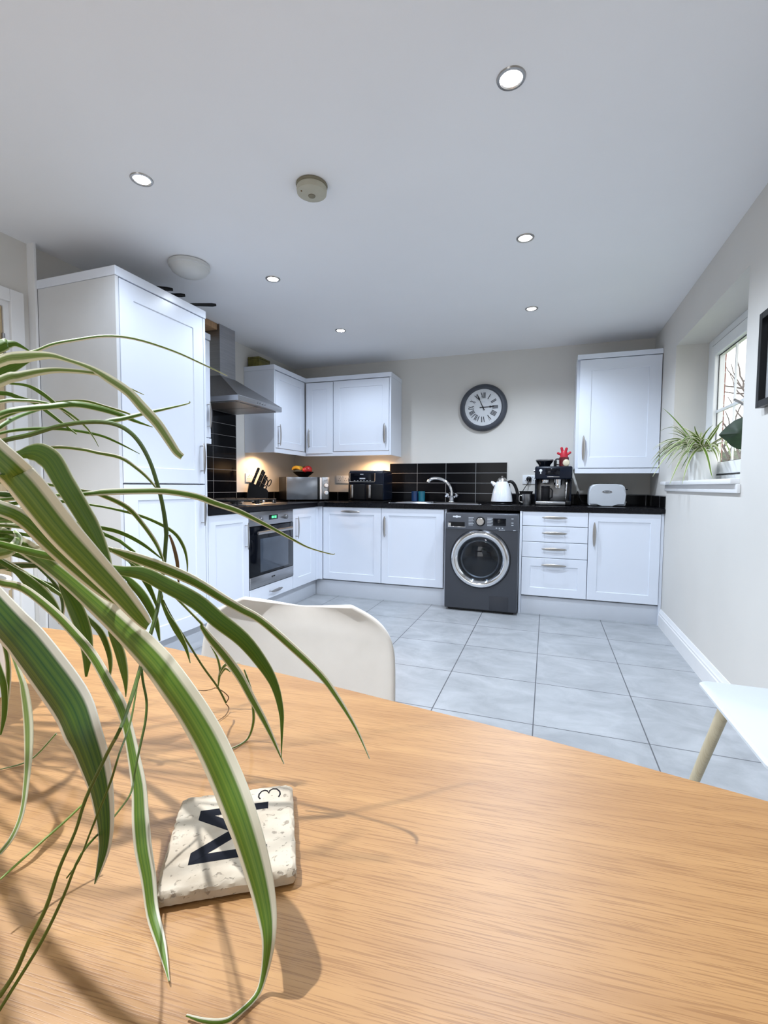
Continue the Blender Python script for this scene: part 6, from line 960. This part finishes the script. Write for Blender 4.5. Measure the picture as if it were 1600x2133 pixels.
for f_, dn in ((0, .012), (.35, .009), (.7, .004), (1., 0)):
    for s_ in (1,): Ps.append((f_, dn))
up_ = Z3; rows = []
for side in (1, -1):
    c_ = b.bm.verts.new(lc - vd * (.012 + .0006 * side)); prev = None
    for f_, dn in Ps[1:]:
        cur = b.ring([lc + ru * (x * f_) + up_ * (y * f_) - vd * (dn + .0006 * side + .010 * math.sin(x * 40) * f_) for x, y in ol])
        n_ = len(cur)
        for i in range(n_):
            j = (i + 1) % n_
            if prev is None: b.bm.faces.new((c_, cur[i], cur[j]))
            else: b.bm.faces.new((prev[i], prev[j], cur[j], cur[i]))
        prev = cur
    rows.append(prev)
for i in range(len(rows[0])): j = (i + 1) % len(rows[0]); b.bm.faces.new((rows[0][i], rows[0][j], rows[1][j], rows[1][i]))
b.done('leaf', 'dleaf', t, angle=60)
b = B(); b.tube(spline([tuple(DC + Vector((0, 0, .085))), (.10, -1.885, 1.27), (.085, -1.85, 1.31), tuple(lc + ru * .085 - vd * .004)], 5), .003, 8); b.done('stem', 'runner', t)
# ---------------------------------------------------------------- light
def spot(x, y, z, e, col, size=150, blend=.6, rad=.03, rot=(0, 0, 0)):
    l = bpy.data.lights.new('lamp_or_fill_beam', 'SPOT'); l.energy = e; l.color = col; l.spot_size = math.radians(size); l.spot_blend = blend; l.shadow_soft_size = rad
    o = bpy.data.objects.new('lamp_or_fill_beam', l); o.location = (x, y, z); o.rotation_euler = rot; C.objects.link(o)
COOL = (.74, .85, 1.)
for x in LX_:
    for y in LY_: spot(x, y, H - .02, 64 if x > -2 else (33 if y > -1.5 else 25), COOL)
spot(-2.0, -4.25, H - .02, 150, (.92, .95, 1.), 130, .4, .018); spot(-1.75, -6.0, H - .02, 12, COOL)  # second spot is an unseen fill lamp, added behind the camera
for x, y in ((-3.40, -.80), (-2.53, -.18)): spot(x, y, ZW0 - .035, 15.0, (1, .60, .30), 165, .5, .02)
wd = bpy.data.worlds.new('daylight'); bpy.context.scene.world = wd; wd.use_nodes = True; bg = wd.node_tree.nodes['Background']; bg.inputs[0].default_value = (.96, .98, 1, 1); bg.inputs[1].default_value = 2.6
# ---------------------------------------------------------------- camera
cam = bpy.data.cameras.new('camera'); co = bpy.data.objects.new('camera', cam); C.objects.link(co)
fpx, ya, pi_, ro = 969.794, .336935, .055158, .006677
cam.sensor_fit = 'HORIZONTAL'; cam.sensor_width = 36; cam.lens = 36 * fpx / 1600; cam.clip_start = .02; cam.clip_end = 200
fw_ = Vector((-math.sin(ya) * math.cos(pi_), math.cos(ya) * math.cos(pi_), -math.sin(pi_))); r0_ = Vector((math.cos(ya), math.sin(ya), 0)); u0_ = r0_.cross(fw_)
R_ = r0_ * math.cos(ro) + u0_ * math.sin(ro); U_2 = -r0_ * math.sin(ro) + u0_ * math.cos(ro)
mw = Matrix((R_, U_2, -fw_)).transposed().to_4x4(); mw.translation = (-.851966, -4.652599, 1.066471); co.matrix_world = mw
sc = bpy.context.scene; sc.camera = co
sc.view_settings.view_transform = 'Standard'; sc.view_settings.look = 'None'; sc.view_settings.gamma = 1; sc.view_settings.use_curve_mapping = False; sc.view_settings.exposure = .17
sc.cycles.use_denoising = True; sc.cycles.max_bounces = 8; sc.cycles.diffuse_bounces = 5; sc.cycles.transparent_max_bounces = 12; sc.cycles.sample_clamp_indirect = 6
